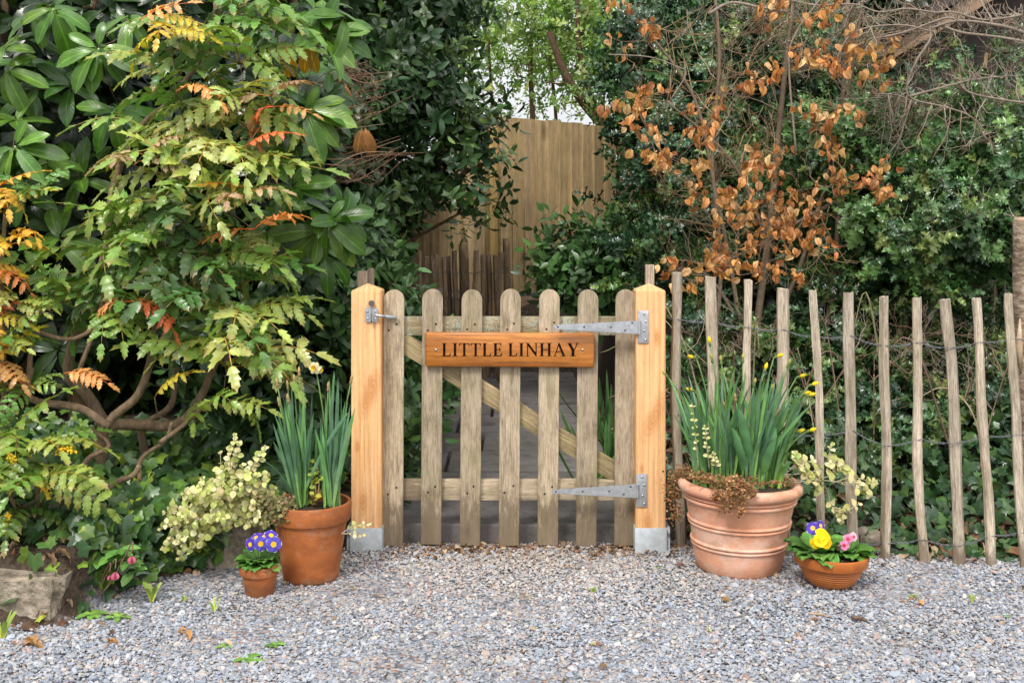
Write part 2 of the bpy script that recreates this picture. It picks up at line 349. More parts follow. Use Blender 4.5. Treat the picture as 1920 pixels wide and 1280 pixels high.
M_cap = noise_mat('split_pole_wood', [(.3, (.34, .22, .13)), (.7, (.58, .45, .31))], scale=30, bump=.4)
M_polebark = noise_mat('pole_bark', [(.34, (.10, .065, .045)), (.5, (.26, .19, .13)), (.64, (.46, .38, .29))], scale=40, stretch=(.6, .6, 1.6), bump=.8, dist=.006)
M_stone = noise_mat('block_stone', [(.28, (.13, .105, .075)), (.48, (.27, .22, .165)), (.70, (.44, .375, .30))], scale=14, bump=1., bscale=45, dist=.014, extra=[(12, .50, .62, .75, (.10, .10, .045)), (30, .55, .62, .5, (.07, .055, .04)), (60, .60, .66, .6, (.45, .43, .38))])
M_slab = noise_mat('path_slab', [(.3, (.11, .10, .095)), (.7, (.20, .185, .175))], scale=7, bump=.5, bscale=60, attr=True, extra=[(10, .50, .66, .7, (.055, .05, .045)), (26, .56, .66, .6, (.06, .065, .035)), (120, .60, .68, .5, (.26, .25, .23))])
M_grit = noise_mat('gravel_stone', [(.3, (.84,)*3), (.7, (1.14,)*3)], scale=90, rough=.8, bump=.5, bscale=400, dist=.0012, attr=True, rnd=False)
M_crisp = leaf_mat('dry_leaf', rough=.42, vein=.8, side=9, trans=.25, veincol=(.5, .42, .36), spec=.5, bump=1.5, spots=.5, back=(1.1, 1.1, 1.1))
M_litter = leaf_mat('litter_leaf', rough=.8, vein=.3, side=6, trans=.0, veincol=(.7, .7, .7), spec=.2)
M_mah = leaf_mat('mahonia_leaf', rough=.30, vein=.45, side=4, trans=.16, spots=.6, tip=(.34, .16, .05))
M_rho = leaf_mat('rhododendron_leaf', rough=.26, vein=.8, side=9, trans=.14, veincol=(1.9, 2.0, 1.2), bump=.5)
M_dkl = leaf_mat('laurel_leaf', rough=.30, vein=.4, side=6, trans=.12)
M_holly = leaf_mat('holly_leaf', rough=.24, vein=.3, side=4, trans=.08, spec=.7)
M_far = leaf_mat('canopy_leaf', rough=.4, vein=.2, side=3, trans=.40)
M_ivy = leaf_mat('ivy_leaf', rough=.32, vein=.5, side=3, trans=.12)
M_heli = leaf_mat('felted_leaf', rough=.85, vein=.15, side=3, trans=.15, veincol=(.8, .8, .7), spec=.15, back=(1.05,)*3)
M_daf = leaf_mat('daffodil_blade', rough=.42, vein=.12, side=0, trans=.18, veincol=(1.2, 1.2, 1.1), bump=.15)
M_prim = leaf_mat('primrose_leaf', rough=.55, vein=.7, side=8, trans=.16, veincol=(1.7, 1.8, 1.3), bump=1.)
M_petal = leaf_mat('petal', rough=.6, vein=.0, side=0, trans=.22, spec=.2, bump=.1, back=(1,)*3)
M_soil = noise_mat('potting_soil', [(.35, (.02, .013, .009)), (.65, (.09, .055, .035))], scale=70, bump=1., dist=.01)

def pot_mat(name, stops, extra, rough=.7, lines=0.):
    m = noise_mat(name, stops, scale=11, rough=rough, bump=.25, bscale=120, dist=.002, extra=extra, stretch=(1, 1, 1.6))
    return m
M_pot1 = pot_mat('orange_terracotta', [(.3, (.33, .092, .02)), (.7, (.47, .145, .033))], [(7, .46, .62, .75, (.20, .062, .022)), (10, .53, .66, .42, (.54, .30, .18)), (5, .52, .62, .35, (.13, .10, .05)), (90, .58, .70, .4, (.16, .06, .03))])
M_pot2 = pot_mat('pale_terracotta', [(.3, (.60, .27, .155)), (.7, (.74, .385, .25))], [(6, .46, .62, .7, (.74, .52, .42)), (9, .51, .62, .6, (.52, .24, .13)), (5, .55, .64, .4, (.30, .22, .13)), (80, .58, .70, .35, (.42, .20, .12))], .8)
M_pot3 = pot_mat('bowl_terracotta', [(.3, (.36, .095, .015)), (.7, (.52, .165, .03))], [(10, .5, .7, .5, (.22, .055, .01))], .45)
# ================================================================ mesh helpers for built objects
def box_bm(bm, x0, x1, y0, y1, z0, z1, bev=.0):
    r = bmesh.ops.create_cube(bm, size=1.)
    for v in r['verts']:
        v.co = Vector(((x0+x1)/2+v.co.x*(x1-x0), (y0+y1)/2+v.co.y*(y1-y0), (z0+z1)/2+v.co.z*(z1-z0)))
    if bev:
        es = list({e for v in r['verts'] for e in v.link_edges})
        bmesh.ops.bevel(bm, geom=es, offset=bev, segments=2, affect='EDGES', profile=.6)
def bm_mesh(bm, name, smooth=False):
    bmesh.ops.recalc_face_normals(bm, faces=bm.faces)
    me = bpy.data.meshes.new(name); bm.to_mesh(me); bm.free()
    if smooth:
        for p in me.polygons: p.use_smooth = True
        me.set_sharp_from_angle(angle=rad(35))
    return me
def boxo(name, dims, mat, parent, loc=(0, 0, 0), bev=.002, rot=None, jit=0.):
    """box centred on x,y with its base at z=0"""
    bm = bmesh.new(); box_bm(bm, -dims[0]/2, dims[0]/2, -dims[1]/2, dims[1]/2, 0, dims[2], bev)
    o = obj(name, bm_mesh(bm, name, True), mat, parent, loc)
    if rot: o.rotation_euler = rot
    return o
def prism(bm, pts, y0, y1):
    """polygon in x,z extruded from y0 (front) to y1"""
    a = [bm.verts.new((x, y0, z)) for x, z in pts]; b = [bm.verts.new((x, y1, z)) for x, z in pts]
    bm.faces.new(a); bm.faces.new(b[::-1]); n = len(pts)
    for i in range(n): bm.faces.new((a[i], b[i], b[(i+1) % n], a[(i+1) % n]))
def lathe(name, prof, mat, parent, loc=(0, 0, 0), seg=72, wob=.0):
    bm = bmesh.new(); rings = []
    for (r, z) in prof:
        rings.append([bm.verts.new((r*(1+wob*math.sin(2*a+z*9))*math.cos(a), r*(1+wob*math.sin(2*a+z*9))*math.sin(a), z)) for a in [2*math.pi*k/seg for k in range(seg)]] if r > 1e-5 else [bm.verts.new((0, 0, z))])
    for A, B in zip(rings, rings[1:]):
        for k in range(seg):
            q = [A[k % len(A)], A[(k+1) % len(A)], B[(k+1) % len(B)], B[k % len(B)]]
            q = list(dict.fromkeys(q)); bm.faces.new(q)
    me = bm_mesh(bm, name)
    for p in me.polygons: p.use_smooth = True
    me.set_sharp_from_angle(angle=rad(50))
    return obj(name, me, mat, parent, loc)
def X(px, D): return (px-960)/F*D
def Zp(py, D): return CAMZ-(py-HZ)/F*D
def ss(x): x = np.clip(x, 0, 1); return x*x*(3-2*x)

# ================================================================ terrain
BX = [-60, -3, -1.75, -1.30, -1.22, -1.10, -.92, -.72, -.60, -.56]; BY = [-.9, -.85, -.80, -.74, -.45, -.28, -.15, -.06, .0, .3]
FX = [.58, .66, 1.1, 1.8, 2.6, 60]; FY = [.3, .04, -.06, -.16, -.22, -.3]
def terrain(x, y):
    x = np.asarray(x, float); y = np.asarray(y, float)
    n = .02*np.sin(x*3.1+y*2.3)+.015*np.sin(x*7.7-y*5.9+1)
    yl = np.interp(x, BX, BY); dl = y-yl
    hl = np.where(x < -.56, .15*ss(dl/.09)+.07*np.clip(dl, 0, 3)+n*ss(dl/.3), 0)
    yr = np.interp(x, FX, FY); dr = y-yr
    hr = np.where(x > .58, .05*ss(dr/.3)+.16*np.clip(dr-.1, 0, 4)+n*ss(dr/.4), 0)
    fall = ss((y-4.0)/.5)*.52
    hm = np.where((x > -.56) & (x < .58), .025*ss((y-.08)/.05)+fall, 0)
    side = ss((-x-.50)/.12)*hl+ss((x-.50)/.12)*hr
    base = np.maximum(side, hm)
    return np.where(y > 4.0, np.maximum(base, fall), base)
def ground_mesh():
    xs = np.concatenate((-np.geomspace(300, 3.05, 16), np.arange(-3, 3.01, .04), np.geomspace(3.05, 300, 16)))
    ys = np.concatenate((-np.geomspace(300, 2.1, 12), np.arange(-2, 5.01, .04), np.geomspace(5.1, 300, 16)))
    Xg, Yg = np.meshgrid(xs, ys); Z = terrain(Xg, Yg)
    v = np.stack((Xg.ravel(), Yg.ravel(), Z.ravel()), 1); nx, ny = len(xs), len(ys)
    i = (np.arange(ny-1)[:, None]*nx+np.arange(nx-1)[None]).ravel()
    f = np.stack((i, i+1, i+1+nx, i+nx), 1)
    soil = ((Yg > np.interp(Xg, BX, BY)-.02) & (Xg < -.5)) | ((Yg > np.interp(Xg, FX, FY)) & (Xg > .5)) | (Yg > .05)
    c = np.repeat(soil.ravel()[:, None].astype(float), 3, 1)
    t = T(v, (f.ravel(), np.full(len(f), 4)), None, c); a = Acc(); a.add(t); return a.mesh('ground', True)
def ground_mat():
    m, nt, n, l = newmat('gravel_and_soil')
    tc = n.new('ShaderNodeTexCoord'); at = N(n, 'ShaderNodeAttribute', attribute_name='Col')
    vo = N(n, 'ShaderNodeTexVoronoi', Scale=95.); l.new(tc.outputs['Object'], vo.inputs[0])
    sp = n.new('ShaderNodeSeparateColor'); l.new(vo.outputs['Color'], sp.inputs[0])
    gc = ramp_out(n, l, sp.outputs[0], [(0, (.10, .11, .135)), (.3, (.22, .24, .28)), (.55, (.33, .34, .37)), (.75, (.42, .36, .31)), (.9, (.30, .19, .15)), (1, (.5, .48, .46))], 'CONSTANT')
    no = N(n, 'ShaderNodeTexNoise', Scale=55., Detail=8., Roughness=.75); l.new(tc.outputs['Object'], no.inputs[0])
    soil = ramp_out(n, l, no.outputs[0], [(.35, (.018, .012, .008)), (.5, (.05, .033, .02)), (.66, (.12, .075, .045))])
    col = mixc(n, l, at.outputs[0], gc, soil)
    bp = N(n, 'ShaderNodeBump', Strength=1., Distance=.006); l.new(math_(n, l, 'SUBTRACT', no.outputs[0], vo.outputs['Distance']), bp.inputs['Height'])
    pb = N(n, 'ShaderNodeBsdfPrincipled', Roughness=.85); l.new(col, pb.inputs['Base Color']); l.new(bp.outputs[0], pb.inputs['Normal'])
    out = n.new('ShaderNodeOutputMaterial'); l.new(pb.outputs[0], out.inputs[0]); return m
tag(obj('ground', ground_mesh(), ground_mat()), kind='structure')

# ---- gravel stones
def rockT(k, sub=1, sq=(1, 1, .48), jag=.30):
    r2 = np.random.default_rng(k); bm = bmesh.new(); bmesh.ops.create_icosphere(bm, subdivisions=sub, radius=1)
    v = np.array([q.co[:] for q in bm.verts]); f = [[q.index for q in p.verts] for p in bm.faces]; bm.free()
    v = v*(1+r2.uniform(-jag, jag, (len(v), 1)))*np.array(sq)*r2.uniform(.75, 1.25, 3)
    return T(v, f)
def gravel():
    a = Acc(); M = 88000
    D = 4-np.abs(1)+0*1.
    y = rng.uniform(-1.42, .10, int(M*1.2)); D = y+4
    x = rng.uniform(-1, 1, len(y))*(960/F*D+.22); x = x[:]; k = np.ones(len(x), bool)
    k &= ~((x < -.56) & (y > np.interp(x, BX, BY)+.01)); k &= ~((x > .57) & (y > np.interp(x, FX, FY)+.06)); k &= ~((np.abs(x) < .5) & (y > .055))
    x, y = x[k], y[k]; n = len(x)
    s = np.exp(rng.normal(math.log(.0043), .34, n)); s = np.clip(s, .0025, .0135); s *= 1+.15*ss((-y-.6)/.6)
    far = rng.random(n) < .006; s[far] *= 1.5
    z = rng.uniform(-.003, .006, n)
    pal = np.array([(.20, .24, .31), (.28, .32, .385), (.36, .39, .44), (.13, .15, .19), (.48, .475, .47), (.44, .375, .31), (.40, .295, .24), (.30, .175, .14), (.38, .335, .29), (.25, .27, .29)])
    w0 = np.array([.19, .19, .15, .08, .10, .07, .05, .035, .06, .09])
    warm = np.exp(-((x+.02)/.55)**2-((y+.36)/.28)**2)+.5*np.exp(-((y+.12)/.14)**2); warm = np.clip(warm*1.15, 0, 1)
    kk = rng.choice(10, n, p=w0/w0.sum()); iw = rng.random(n) < warm*.72
    kk[iw] = rng.choice([4, 5, 6, 8], iw.sum(), p=[.22, .33, .2, .25])
    c = (pal[kk]*.68+np.array((.335, .345, .37))*.32)*rng.uniform(.82, 1.18, (n, 1))*.97; lf = np.sin(x*2.3+1)*np.cos(y*5.1+x*1.7)+.5*np.sin(x*6.1-y*9.); dirt = np.clip(.35*lf, 0, .45)[:, None]; c = c*(1-dirt)+c*np.array((.86, .74, .60))*dirt*1.0; c = c*1.07; z = z+.005*np.sin(x*3.3+y*7)*np.sin(y*4.+.7*x)+.003*np.sin(x*11-y*8)
    Rm = frameZ(np.stack((rng.normal(0, .38, n), rng.normal(0, .38, n), np.ones(n)), 1))
    v = rng.integers(0, 6, n); ts = [rockT(i) for i in range(6)]
    for i in range(6):
        q = v == i; a.add(ts[i], Rm[q], np.stack((x, y, z), 1)[q], s[q], c[q])
    return tag(a.build('gravel', M_grit, smooth=False), kind='stuff', label='grey blue and beige stone chippings covering the drive', cat='gravel')
gravel()
# ---- path slabs
def path():
    a = Acc(); bm = bmesh.new(); ycur = .062; row = 0
    rows = []
    while ycur < 4.0:
        dy = R_.choice([.43, .44, .45]) if row else .42
        lx = np.interp(ycur, [0, 2, 4], [-.46, -.44, -.20]); rx = .44
        xs = [lx]; first = .30 if row % 2 else .16
        xcur = lx+first
        while xcur < rx-.12: xs.append(xcur); xcur += .44
        xs.append(rx)
        for x0, x1 in zip(xs, xs[1:]):
            b2 = bmesh.new(); h = .068+R_.uniform(-.004, .004)
            box_bm(b2, x0+.008, x1-.008, ycur+.013, ycur+dy-.013, -.02, h, .005)
            v = np.array([q.co[:] for q in b2.verts]); b2.verts.index_update(); f = [[q.index for q in p.verts] for p in b2.faces]; b2.free()
            v[:, 2] += (v[:, 0]-x0)*R_.uniform(-.01, .01)
            s = R_.uniform(.75, 1.2); a.add(T(v, f, None, (s, s*R_.uniform(.96, 1.02), s*R_.uniform(.94, 1.02))))
        ycur += dy; row += 1
    tag(a.build('path', M_slab, smooth=False), kind='structure', label='dark concrete slab path leading from the gate')
path()

# ================================================================ gate posts
def gate_post(px0, px1, side, label):
    D = 3.95; x0, x1 = X(px0, D), X(px1, D); xc, wd = (x0+x1)/2, x1-x0
    e = empty('gate_post', (xc, -.05+wd/2, 0), label, 'gate post', 'new timber gate posts')
    bm = bmesh.new(); zt = .915; h = wd/2; zb = .085
    base = [(-h, -h), (h, -h), (h, h), (-h, h)]
    lo = [bm.verts.new((x, y, zb)) for x, y in base]; hi = [bm.verts.new((x, y, zt)) for x, y in base]; ap = bm.verts.new((0, 0, zt+.024))
    bm.faces.new(lo[::-1])
    for i in range(4): bm.faces.new((lo[i], lo[(i+1) % 4], hi[(i+1) % 4], hi[i])); bm.faces.new((hi[i], hi[(i+1) % 4], ap))
    bmesh.ops.bevel(bm, geom=[q for q in bm.edges], offset=.0025, segments=2, affect='EDGES')
    obj('timber_shaft', bm_mesh(bm, 'timber_shaft', True), M_new, e)
    bm = bmesh.new()   # bolt-down steel shoe: front plate, sides, back
    g = .003; o = h+.0035
    box_bm(bm, -o, o, -o-.0, -o+g, -.03, .088, .0008); box_bm(bm, -o, o, o-g, o, -.03, .088, .0008)
    box_bm(bm, -o, -o+g, -o+g+.0005, o-g-.0005, -.03, .088, .0008); box_bm(bm, o-g, o, -o+g+.0005, o-g-.0005, -.03, .088, .0008)
    s = side; box_bm(bm, min(s*(o+.0005), s*(o+.014)), max(s*(o+.0005), s*(o+.014)), -h+.012, h-.01, -.03, .085, .0015)
    sh = obj('steel_shoe', bm_mesh(bm, 'steel_shoe', True), M_shoe, e)
    bm = bmesh.new(); bmesh.ops.create_cone(bm, cap_ends=True, segments=6, radius1=.006, radius2=.005, depth=.006, matrix=Matrix.Translation((s*(o+.008), -h+.009, .062)) @ Matrix.Rotation(rad(90), 4, 'X'))
    obj('bolt', bm_mesh(bm, 'bolt'), M_screw, sh)
    return e
gpl = gate_post(658.5, 714.5, -1, 'orange new timber gate post on the left, carrying the galvanised ring latch')
gpr = gate_post(1192.5, 1248, 1, 'orange new timber gate post on the right, carrying the two hinge plates')
def dome(bm, x, y, z, r, d=.5):
    m = Matrix.Translation((x, y, z)) @ Matrix.Rotation(rad(90), 4, 'X') @ Matrix.Diagonal((1, 1, d, 1))
    bmesh.ops.create_uvsphere(bm, u_segments=10, v_segments=6, radius=r, matrix=m)
def screw(parent, p, r, mat=None, off=None):
    bm = bmesh.new(); dome(bm, 0, 0, 0, r, .55); q = np.array(p)-(parent_loc(parent) if off is None else off)
    return obj('screw', bm_mesh(bm, 'screw', True), mat or M_screw, parent, tuple(q))
# ---- latch on left post (front face y=-.05)
lo_ = parent_loc(gpl); D = 3.947
lat = obj('ring_latch', None, None, gpl, tuple(P(697, 590, D)-lo_))
lp = parent_loc(lat)
bm = bmesh.new(); wq, hq = .0225, .0255
prism(bm, [(-wq+.004, -hq), (-.004, -hq), (-.004, -hq+.008), (.004, -hq+.008), (.004, -hq), (wq-.004, -hq), (wq, -hq+.008), (wq, hq-.008), (wq-.004, hq), (-wq+.004, hq), (-wq, hq-.008), (-wq, -hq+.008)], -.004, 0.002)
bmesh.ops.bevel(bm, geom=[q for q in bm.edges], offset=.0008, segments=1, affect='EDGES')
obj('latch_plate', bm_mesh(bm, 'latch_plate', True), M_galv, lat)
bm = bmesh.new(); prism(bm, [(-.006, -.022), (-.0015, -.022), (-.0015, .03), (-.006, .03)], -.018, -.0045); prism(bm, [(.0025, -.022), (.006, -.022), (.006, -.008), (.0025, .004)], -.016, -.0045)
obj('latch_catch', bm_mesh(bm, 'latch_catch'), M_galv, lat)
bm = bmesh.new(); bmesh.ops.create_cone(bm, cap_ends=True, segments=24, radius1=.0105, radius2=.0105, depth=.004, matrix=Matrix.Translation((.001, -.012, .041)) @ Matrix.Rotation(rad(90), 4, 'X'))
obj('release_button', bm_mesh(bm, 'release_button', True), M_dkscrew, lat)
a = Acc()
for dx, dz in ((-.014, .012), (.014, .012), (-.014, -.014), (.014, -.015)):
    bm = bmesh.new(); dome(bm, dx, -.0045, dz, .004); obj('screw', bm_mesh(bm, 'screw', True), M_screw, lat)

# ================================================================ the gate
gate = empty('garden_gate', (0, .0, 0), 'weathered picket gate with rounded tops between the two orange posts', 'gate')
GD = 4.0; pw = 38.4/F*GD
tops = [738.5, 811, 885, 957.5, 1030.5, 1103, 1174]; bots = [736, 808, 881, 954, 1027, 1099, 1171]
for i, (a_, b_) in enumerate(zip(tops, bots)):
    x0, x1 = X(b_, GD), X(a_, GD); z0, z1 = .012+R_.uniform(-.003, .003), Zp(542, GD)+R_.uniform(-.002, .002)
    bm = bmesh.new(); h = pw/2; zz = z1-z0
    pts = [(-h, 0), (h, 0)]+[(h*math.cos(t), zz-h*1.0+h*1.0*math.sin(t)) for t in np.linspace(0, math.pi, 14)]
    prism(bm, pts, 0, .019); bmesh.ops.bevel(bm, geom=[q for q in bm.edges], offset=.0022, segments=2, affect='EDGES')
    o = obj('picket', bm_mesh(bm, 'picket', True), M_old, gate, (x0, R_.uniform(-.001, .001), z0)); o.rotation_euler = (0, math.atan2(x1-x0, zz), 0)
    for (zr, k) in ((Zp(612, GD), 2), (Zp(918, GD), 2)):
        for s_ in (-1, 1):
            bm = bmesh.new(); bmesh.ops.create_cone(bm, cap_ends=True, segments=8, radius1=.0040, radius2=.0032, depth=.0016, matrix=Matrix.Translation((s_*.014+R_.uniform(-.004, .004), -.0008, zr-z0+s_*.012+R_.uniform(-.004, .004))) @ Matrix.Rotation(rad(90), 4, 'X'))
            obj('nail', bm_mesh(bm, 'nail'), M_rust, o)
def rail(name, pxa, pya, pxb, pyb, hpx, mat, y, th=.022, D=4.02):
    a3, b3 = P(pxa, pya, D), P(pxb, pyb, D); a3[1] = b3[1] = y
    d = b3-a3; L = np.linalg.norm(d); hh = hpx/F*D
    bm = bmesh.new(); box_bm(bm, -hh/2, hh/2, 0, th, 0, L, .002)
    o = obj(name, bm_mesh(bm, name, True), mat, gate, tuple(a3)); o.rotation_euler = (0, math.atan2(d[0], d[2]), 0); return o
rail('rail', 722, 611, 1190, 611, 35, M_rail, .0195)
rail('rail', 720, 918, 1187, 918, 39, M_old, .0195)
rail('brace', 752, 640, 1157, 887, 36, M_brace, .0205, .018)
def hinge(y_off, pts_strap, plate, screws_s, screws_p, py_pin):
    h = obj('hinge', None, None, gate, tuple(P(1195, py_pin, 3.94)))
    bo = parent_loc(h)
    def loc(px, py): q = P(px, py, 3.945)-bo; return (q[0], q[2])
    bm = bmesh.new(); prism(bm, [loc(*q) for q in pts_strap], -.002, .0015)
    bmesh.ops.bevel(bm, geom=[q for q in bm.edges], offset=.0007, segments=1, affect='EDGES')
    obj('strap', bm_mesh(bm, 'strap', True), M_galv, h)
    x0, z1 = loc(plate[0], plate[1]); x1, z0 = loc(plate[2], plate[3])
    yp = .0095
    bm = bmesh.new(); box_bm(bm, x0, x1, yp-.005, yp-.0002, z0, z1, .001); obj('post_plate', bm_mesh(bm, 'post_plate', True), M_galv, h)
    zc = (pts_strap[0][1]+pts_strap[-1][1])/2; xk, zk = loc(plate[0]+6, zc)
    bm = bmesh.new(); bmesh.ops.create_cone(bm, cap_ends=True, segments=14, radius1=.0052, radius2=.0052, depth=.046, matrix=Matrix.Translation((x0+.004, 0.0, zk))); obj('knuckle', bm_mesh(bm, 'knuckle', True), M_galv, h)
    for q in screws_s:
        bm = bmesh.new(); x, z = loc(*q); dome(bm, x, -.0022, z, .0042, .25); obj('screw', bm_mesh(bm, 'screw', True), M_dkscrew, h)
    for q in screws_p:
        bm = bmesh.new(); x, z = loc(*q); dome(bm, x, yp-.0055, z, .0044, .6); obj('screw', bm_mesh(bm, 'screw', True), M_screw, h)
    return h
hinge(0, [(1196, 600.5), (1045, 608.5), (1038, 610), (1037, 614), (1040, 616.5), (1196, 626)], (1196, 582, 1216, 643), [(1046, 612), (1095, 612), (1145, 612.5), (1172, 618.5), (1185, 604.5)], [(1208, 588), (1211, 603), (1208, 620), (1210, 637)], 612)
hinge(0, [(1194, 906), (1042, 916.5), (1035, 918), (1034, 922), (1037, 924), (1194, 932.5)], (1193, 888, 1213, 950), [(1042, 920), (1092, 920), (1142, 919), (1169, 925), (1182, 911)], [(1204, 894), (1208, 909), (1205, 929), (1208, 944)], 919)
# striker rod fixed on the gate's first picket and reaching the latch
a = Acc(); p0, p1, p2, p3 = P(702, 590.5, 3.93), P(718, 592.5, 3.935), P(725, 594, 3.975), P(745, 595.5, 3.985)
a.add(tubeT([p0, p1, P(722, 593.5, 3.955)], .0045, .0048, 10)); st = a.build('striker_rod', M_galv, gate)
a = Acc(); a.add(tubeT([P(721.5, 593.5, 3.965), P(727, 594, 3.985), p3], [.006, .0075, .0068], None, 12)); a.build('striker_sleeve', M_galv, st)

# ---- name board
D = 3.975; zc = Zp(656, D); sgn = empty('name_sign', P(956, 656, D), 'varnished orange oak name board with carved serif lettering across the gate', 'sign')
bm = bmesh.new(); wd, hh = 317/F*D/2, 64.5/F*D/2
box_bm(bm, -hh, hh, 0, .021, -wd, wd, 0); bmesh.ops.bevel(bm, geom=[q for q in bm.edges], offset=.0055, segments=2, affect='EDGES', profile=.35)
bo = obj('board', bm_mesh(bm, 'board', True), M_sign, sgn); bo.rotation_euler = (0, rad(90.3), 0)
S1 = [(0, .985), (.09, .955), (.09, .045), (0, .015)]
G = {'L': (.62, [[(0, 0), (.57, 0), (.60, .24), (.57, .24), (.49, .055), (.25, .055), (.25, .955), (.36, .985), (.36, 1), (0, 1)]+S1]),
 'I': (.36, [[(0, 0), (.34, 0), (.34, .015), (.25, .045), (.25, .955), (.34, .985), (.34, 1), (0, 1)]+S1]),
 'T': (.66, [[(.15, 0), (.51, 0), (.51, .015), (.40, .045), (.40, .945), (.58, .945), (.63, .78), (.66, .78), (.66, 1), (0, 1), (0, .78), (.03, .78), (.08, .945), (.255, .945), (.255, .045), (.15, .015)]]),
 'E': (.60, [[(0, 0), (.56, 0), (.60, .24), (.57, .24), (.49, .055), (.25, .055), (.25, .485), (.41, .485), (.46, .37), (.49, .37), (.49, .66), (.46, .66), (.41, .545), (.25, .545), (.25, .945), (.47, .945), (.52, .80), (.55, .80), (.55, 1), (0, 1)]+S1]),
 'H': (.82, [[(0, 0), (.36, 0), (.36, .015), (.25, .045), (.25, .475), (.57, .475), (.57, .045), (.46, .015), (.46, 0), (.82, 0), (.82, .015), (.73, .045), (.73, .955), (.82, .985), (.82, 1), (.46, 1), (.46, .985), (.57, .955), (.57, .54), (.25, .54), (.25, .955), (.36, .985), (.36, 1), (0, 1)]+S1]),
 'N': (.81, [[(0, 0), (.27, 0), (.27, .015), (.165, .045), (.165, .79), (.68, -.03), (.72, -.03), (.72, .955), (.81, .985), (.81, 1), (.56, 1), (.56, .985), (.655, .955), (.655, .29), (.20, 1), (0, 1), (0, .985), (.1, .93), (.1, .045), (0, .015)]]),
 'A': (.84, [[(.09, .045), (.15, .045), (.355, .80), (.36, 1.03)], [(.36, 1.03), (.41, 1.03), (.77, .045), (.61, .045), (.355, .80)], [(.226, .325), (.242, .385), (.4955, .385), (.5155, .325)], [(0, 0), (.24, 0), (.24, .015), (.15, .045), (.09, .045), (0, .015)], [(.48, 0), (.85, 0), (.85, .015), (.77, .045), (.61, .045), (.48, .015)]]),
 'Y': (.74, [[(.19, 0), (.55, 0), (.55, .015), (.46, .045), (.46, .42), (.67, .955), (.76, .985), (.76, 1), (.52, 1), (.52, .985), (.61, .955), (.44, .53), (.24, .955), (.32, .985), (.32, 1), (-.04, 1), (-.04, .985), (.04, .955), (.28, .42), (.28, .045), (.19, .015)]])}
txt = 'LITTLE LINHAY'; gap = .085; tot = 0
for ch in txt: tot += (.30 if ch == ' ' else G[ch][0]+gap)
tot -= gap; ch_h = 24.5/F*D; hs_ = (257/F*D)/(tot*ch_h)
bm = bmesh.new(); xc = P(828, 0, D)[0]-sgn.location[0]; zb = Zp(667.5, D)-sgn.location[2]
for ch in txt:
    if ch == ' ': xc += .30*ch_h*hs_; continue
    for poly in G[ch][1]: prism(bm, [(xc+px_*ch_h*hs_, zb+pz_*ch_h) for px_, pz_ in poly], -.0009, .0006)
    xc += (G[ch][0]+gap)*ch_h*hs_
obj('lettering', bm_mesh(bm, 'lettering'), M_letter, sgn)
for px_ in (817, 1092.5):
    bm = bmesh.new(); x = P(px_, 0, D)[0]-sgn.location[0]; dome(bm, x, -.0005, Zp(655.5, D)-sgn.location[2], .005, .6); obj('screw', bm_mesh(bm, 'screw', True), M_screw, sgn)
# ---- stakes behind the posts
def stake(px0, px1, pytop, D, label, y0=0):
    x0, x1 = X(px0, D), X(px1, D); h = Zp(pytop, D)
    o = boxo('wooden_stake', (x1-x0, .03, h), M_stake, None, ((x0+x1)/2, D-4, 0), .003)
    tag(o, label, 'stake', 'old stakes behind the gate posts'); return o
stake(671, 689, 508, 4.10, 'stubby grey stake top just behind the left orange gate post')
stake(690, 701, 503, 4.13, 'thin pale stake sliver beside the stubby stake behind the left gate post')
stake(1210, 1226, 496, 4.10, 'tall narrow grey stake rising behind the right orange gate post')

# ================================================================ chestnut paling fences
def cleftT(w, L, seed, bend=.006, lean=(0, 0), wedge=True):
    r2 = np.random.default_rng(seed); k = 7; ang = np.sort(np.linspace(0, 2*np.pi, k, endpoint=False)+r2.uniform(-.3, .3, k))
    rr = w/2*r2.uniform(.82, 1.15, k); n = 22; v = []; 
    bx, by = r2.normal(0, bend, 2); ph = r2.uniform(0, 6)
    for i in range(n):
        t = i/(n-1); z = t*L
        cx = bx*math.sin(t*math.pi)+.003*math.sin(ph+t*9); cy = by*math.sin(t*math.pi)
        tw = 1-.10*t+.05*math.sin(ph+t*14)
        for j in range(k): q = rr[j]*tw*(1+r2.uniform(-.06, .06)); v.append((cx+q*math.cos(ang[j]), cy+q*.8*math.sin(ang[j]), z+(r2.uniform(-.004, .004) if i == n-1 else 0)))
    f = [(i*k+j, i*k+(j+1) % k, (i+1)*k+(j+1) % k, (i+1)*k+j) for i in range(n-1) for j in range(k)]
    f += [tuple(range(k))[::-1], tuple((n-1)*k+j for j in range(k))]
    return T(v, f)
pales = [(1267.5, 512, 1277, 1026, 19), (1335, 519, 1340, 1028, 23), (1400.5, 525, 1403, 1030, 18), (1469, 541, 1470, 1038, 23), (1525, 543, 1540, 1040, 17), (1592, 547, 1602, 1048, 22), (1657.5, 555, 1663, 1063, 21), (1720, 558, 1731, 1062, 18), (1772, 561, 1797, 1080, 22), (1830, 559, 1860, 1076, 17), (1892, 550, 1924, 1074, 19), (1962, 545, 1985, 1075, 20), (2020, 548, 2035, 1078, 21), (2085, 543, 2092, 1080, 18), (2146, 550, 2160, 1080, 22), (2210, 546, 2216, 1082, 20)]
fence = empty('paling_fence', (1.15, -.08, 0), 'chestnut paling fence of cleft grey stakes wired together, right of the gate', 'fence')
fo = parent_loc(fence)
def fD(px): return 4.02-.22*(px-1265)/600
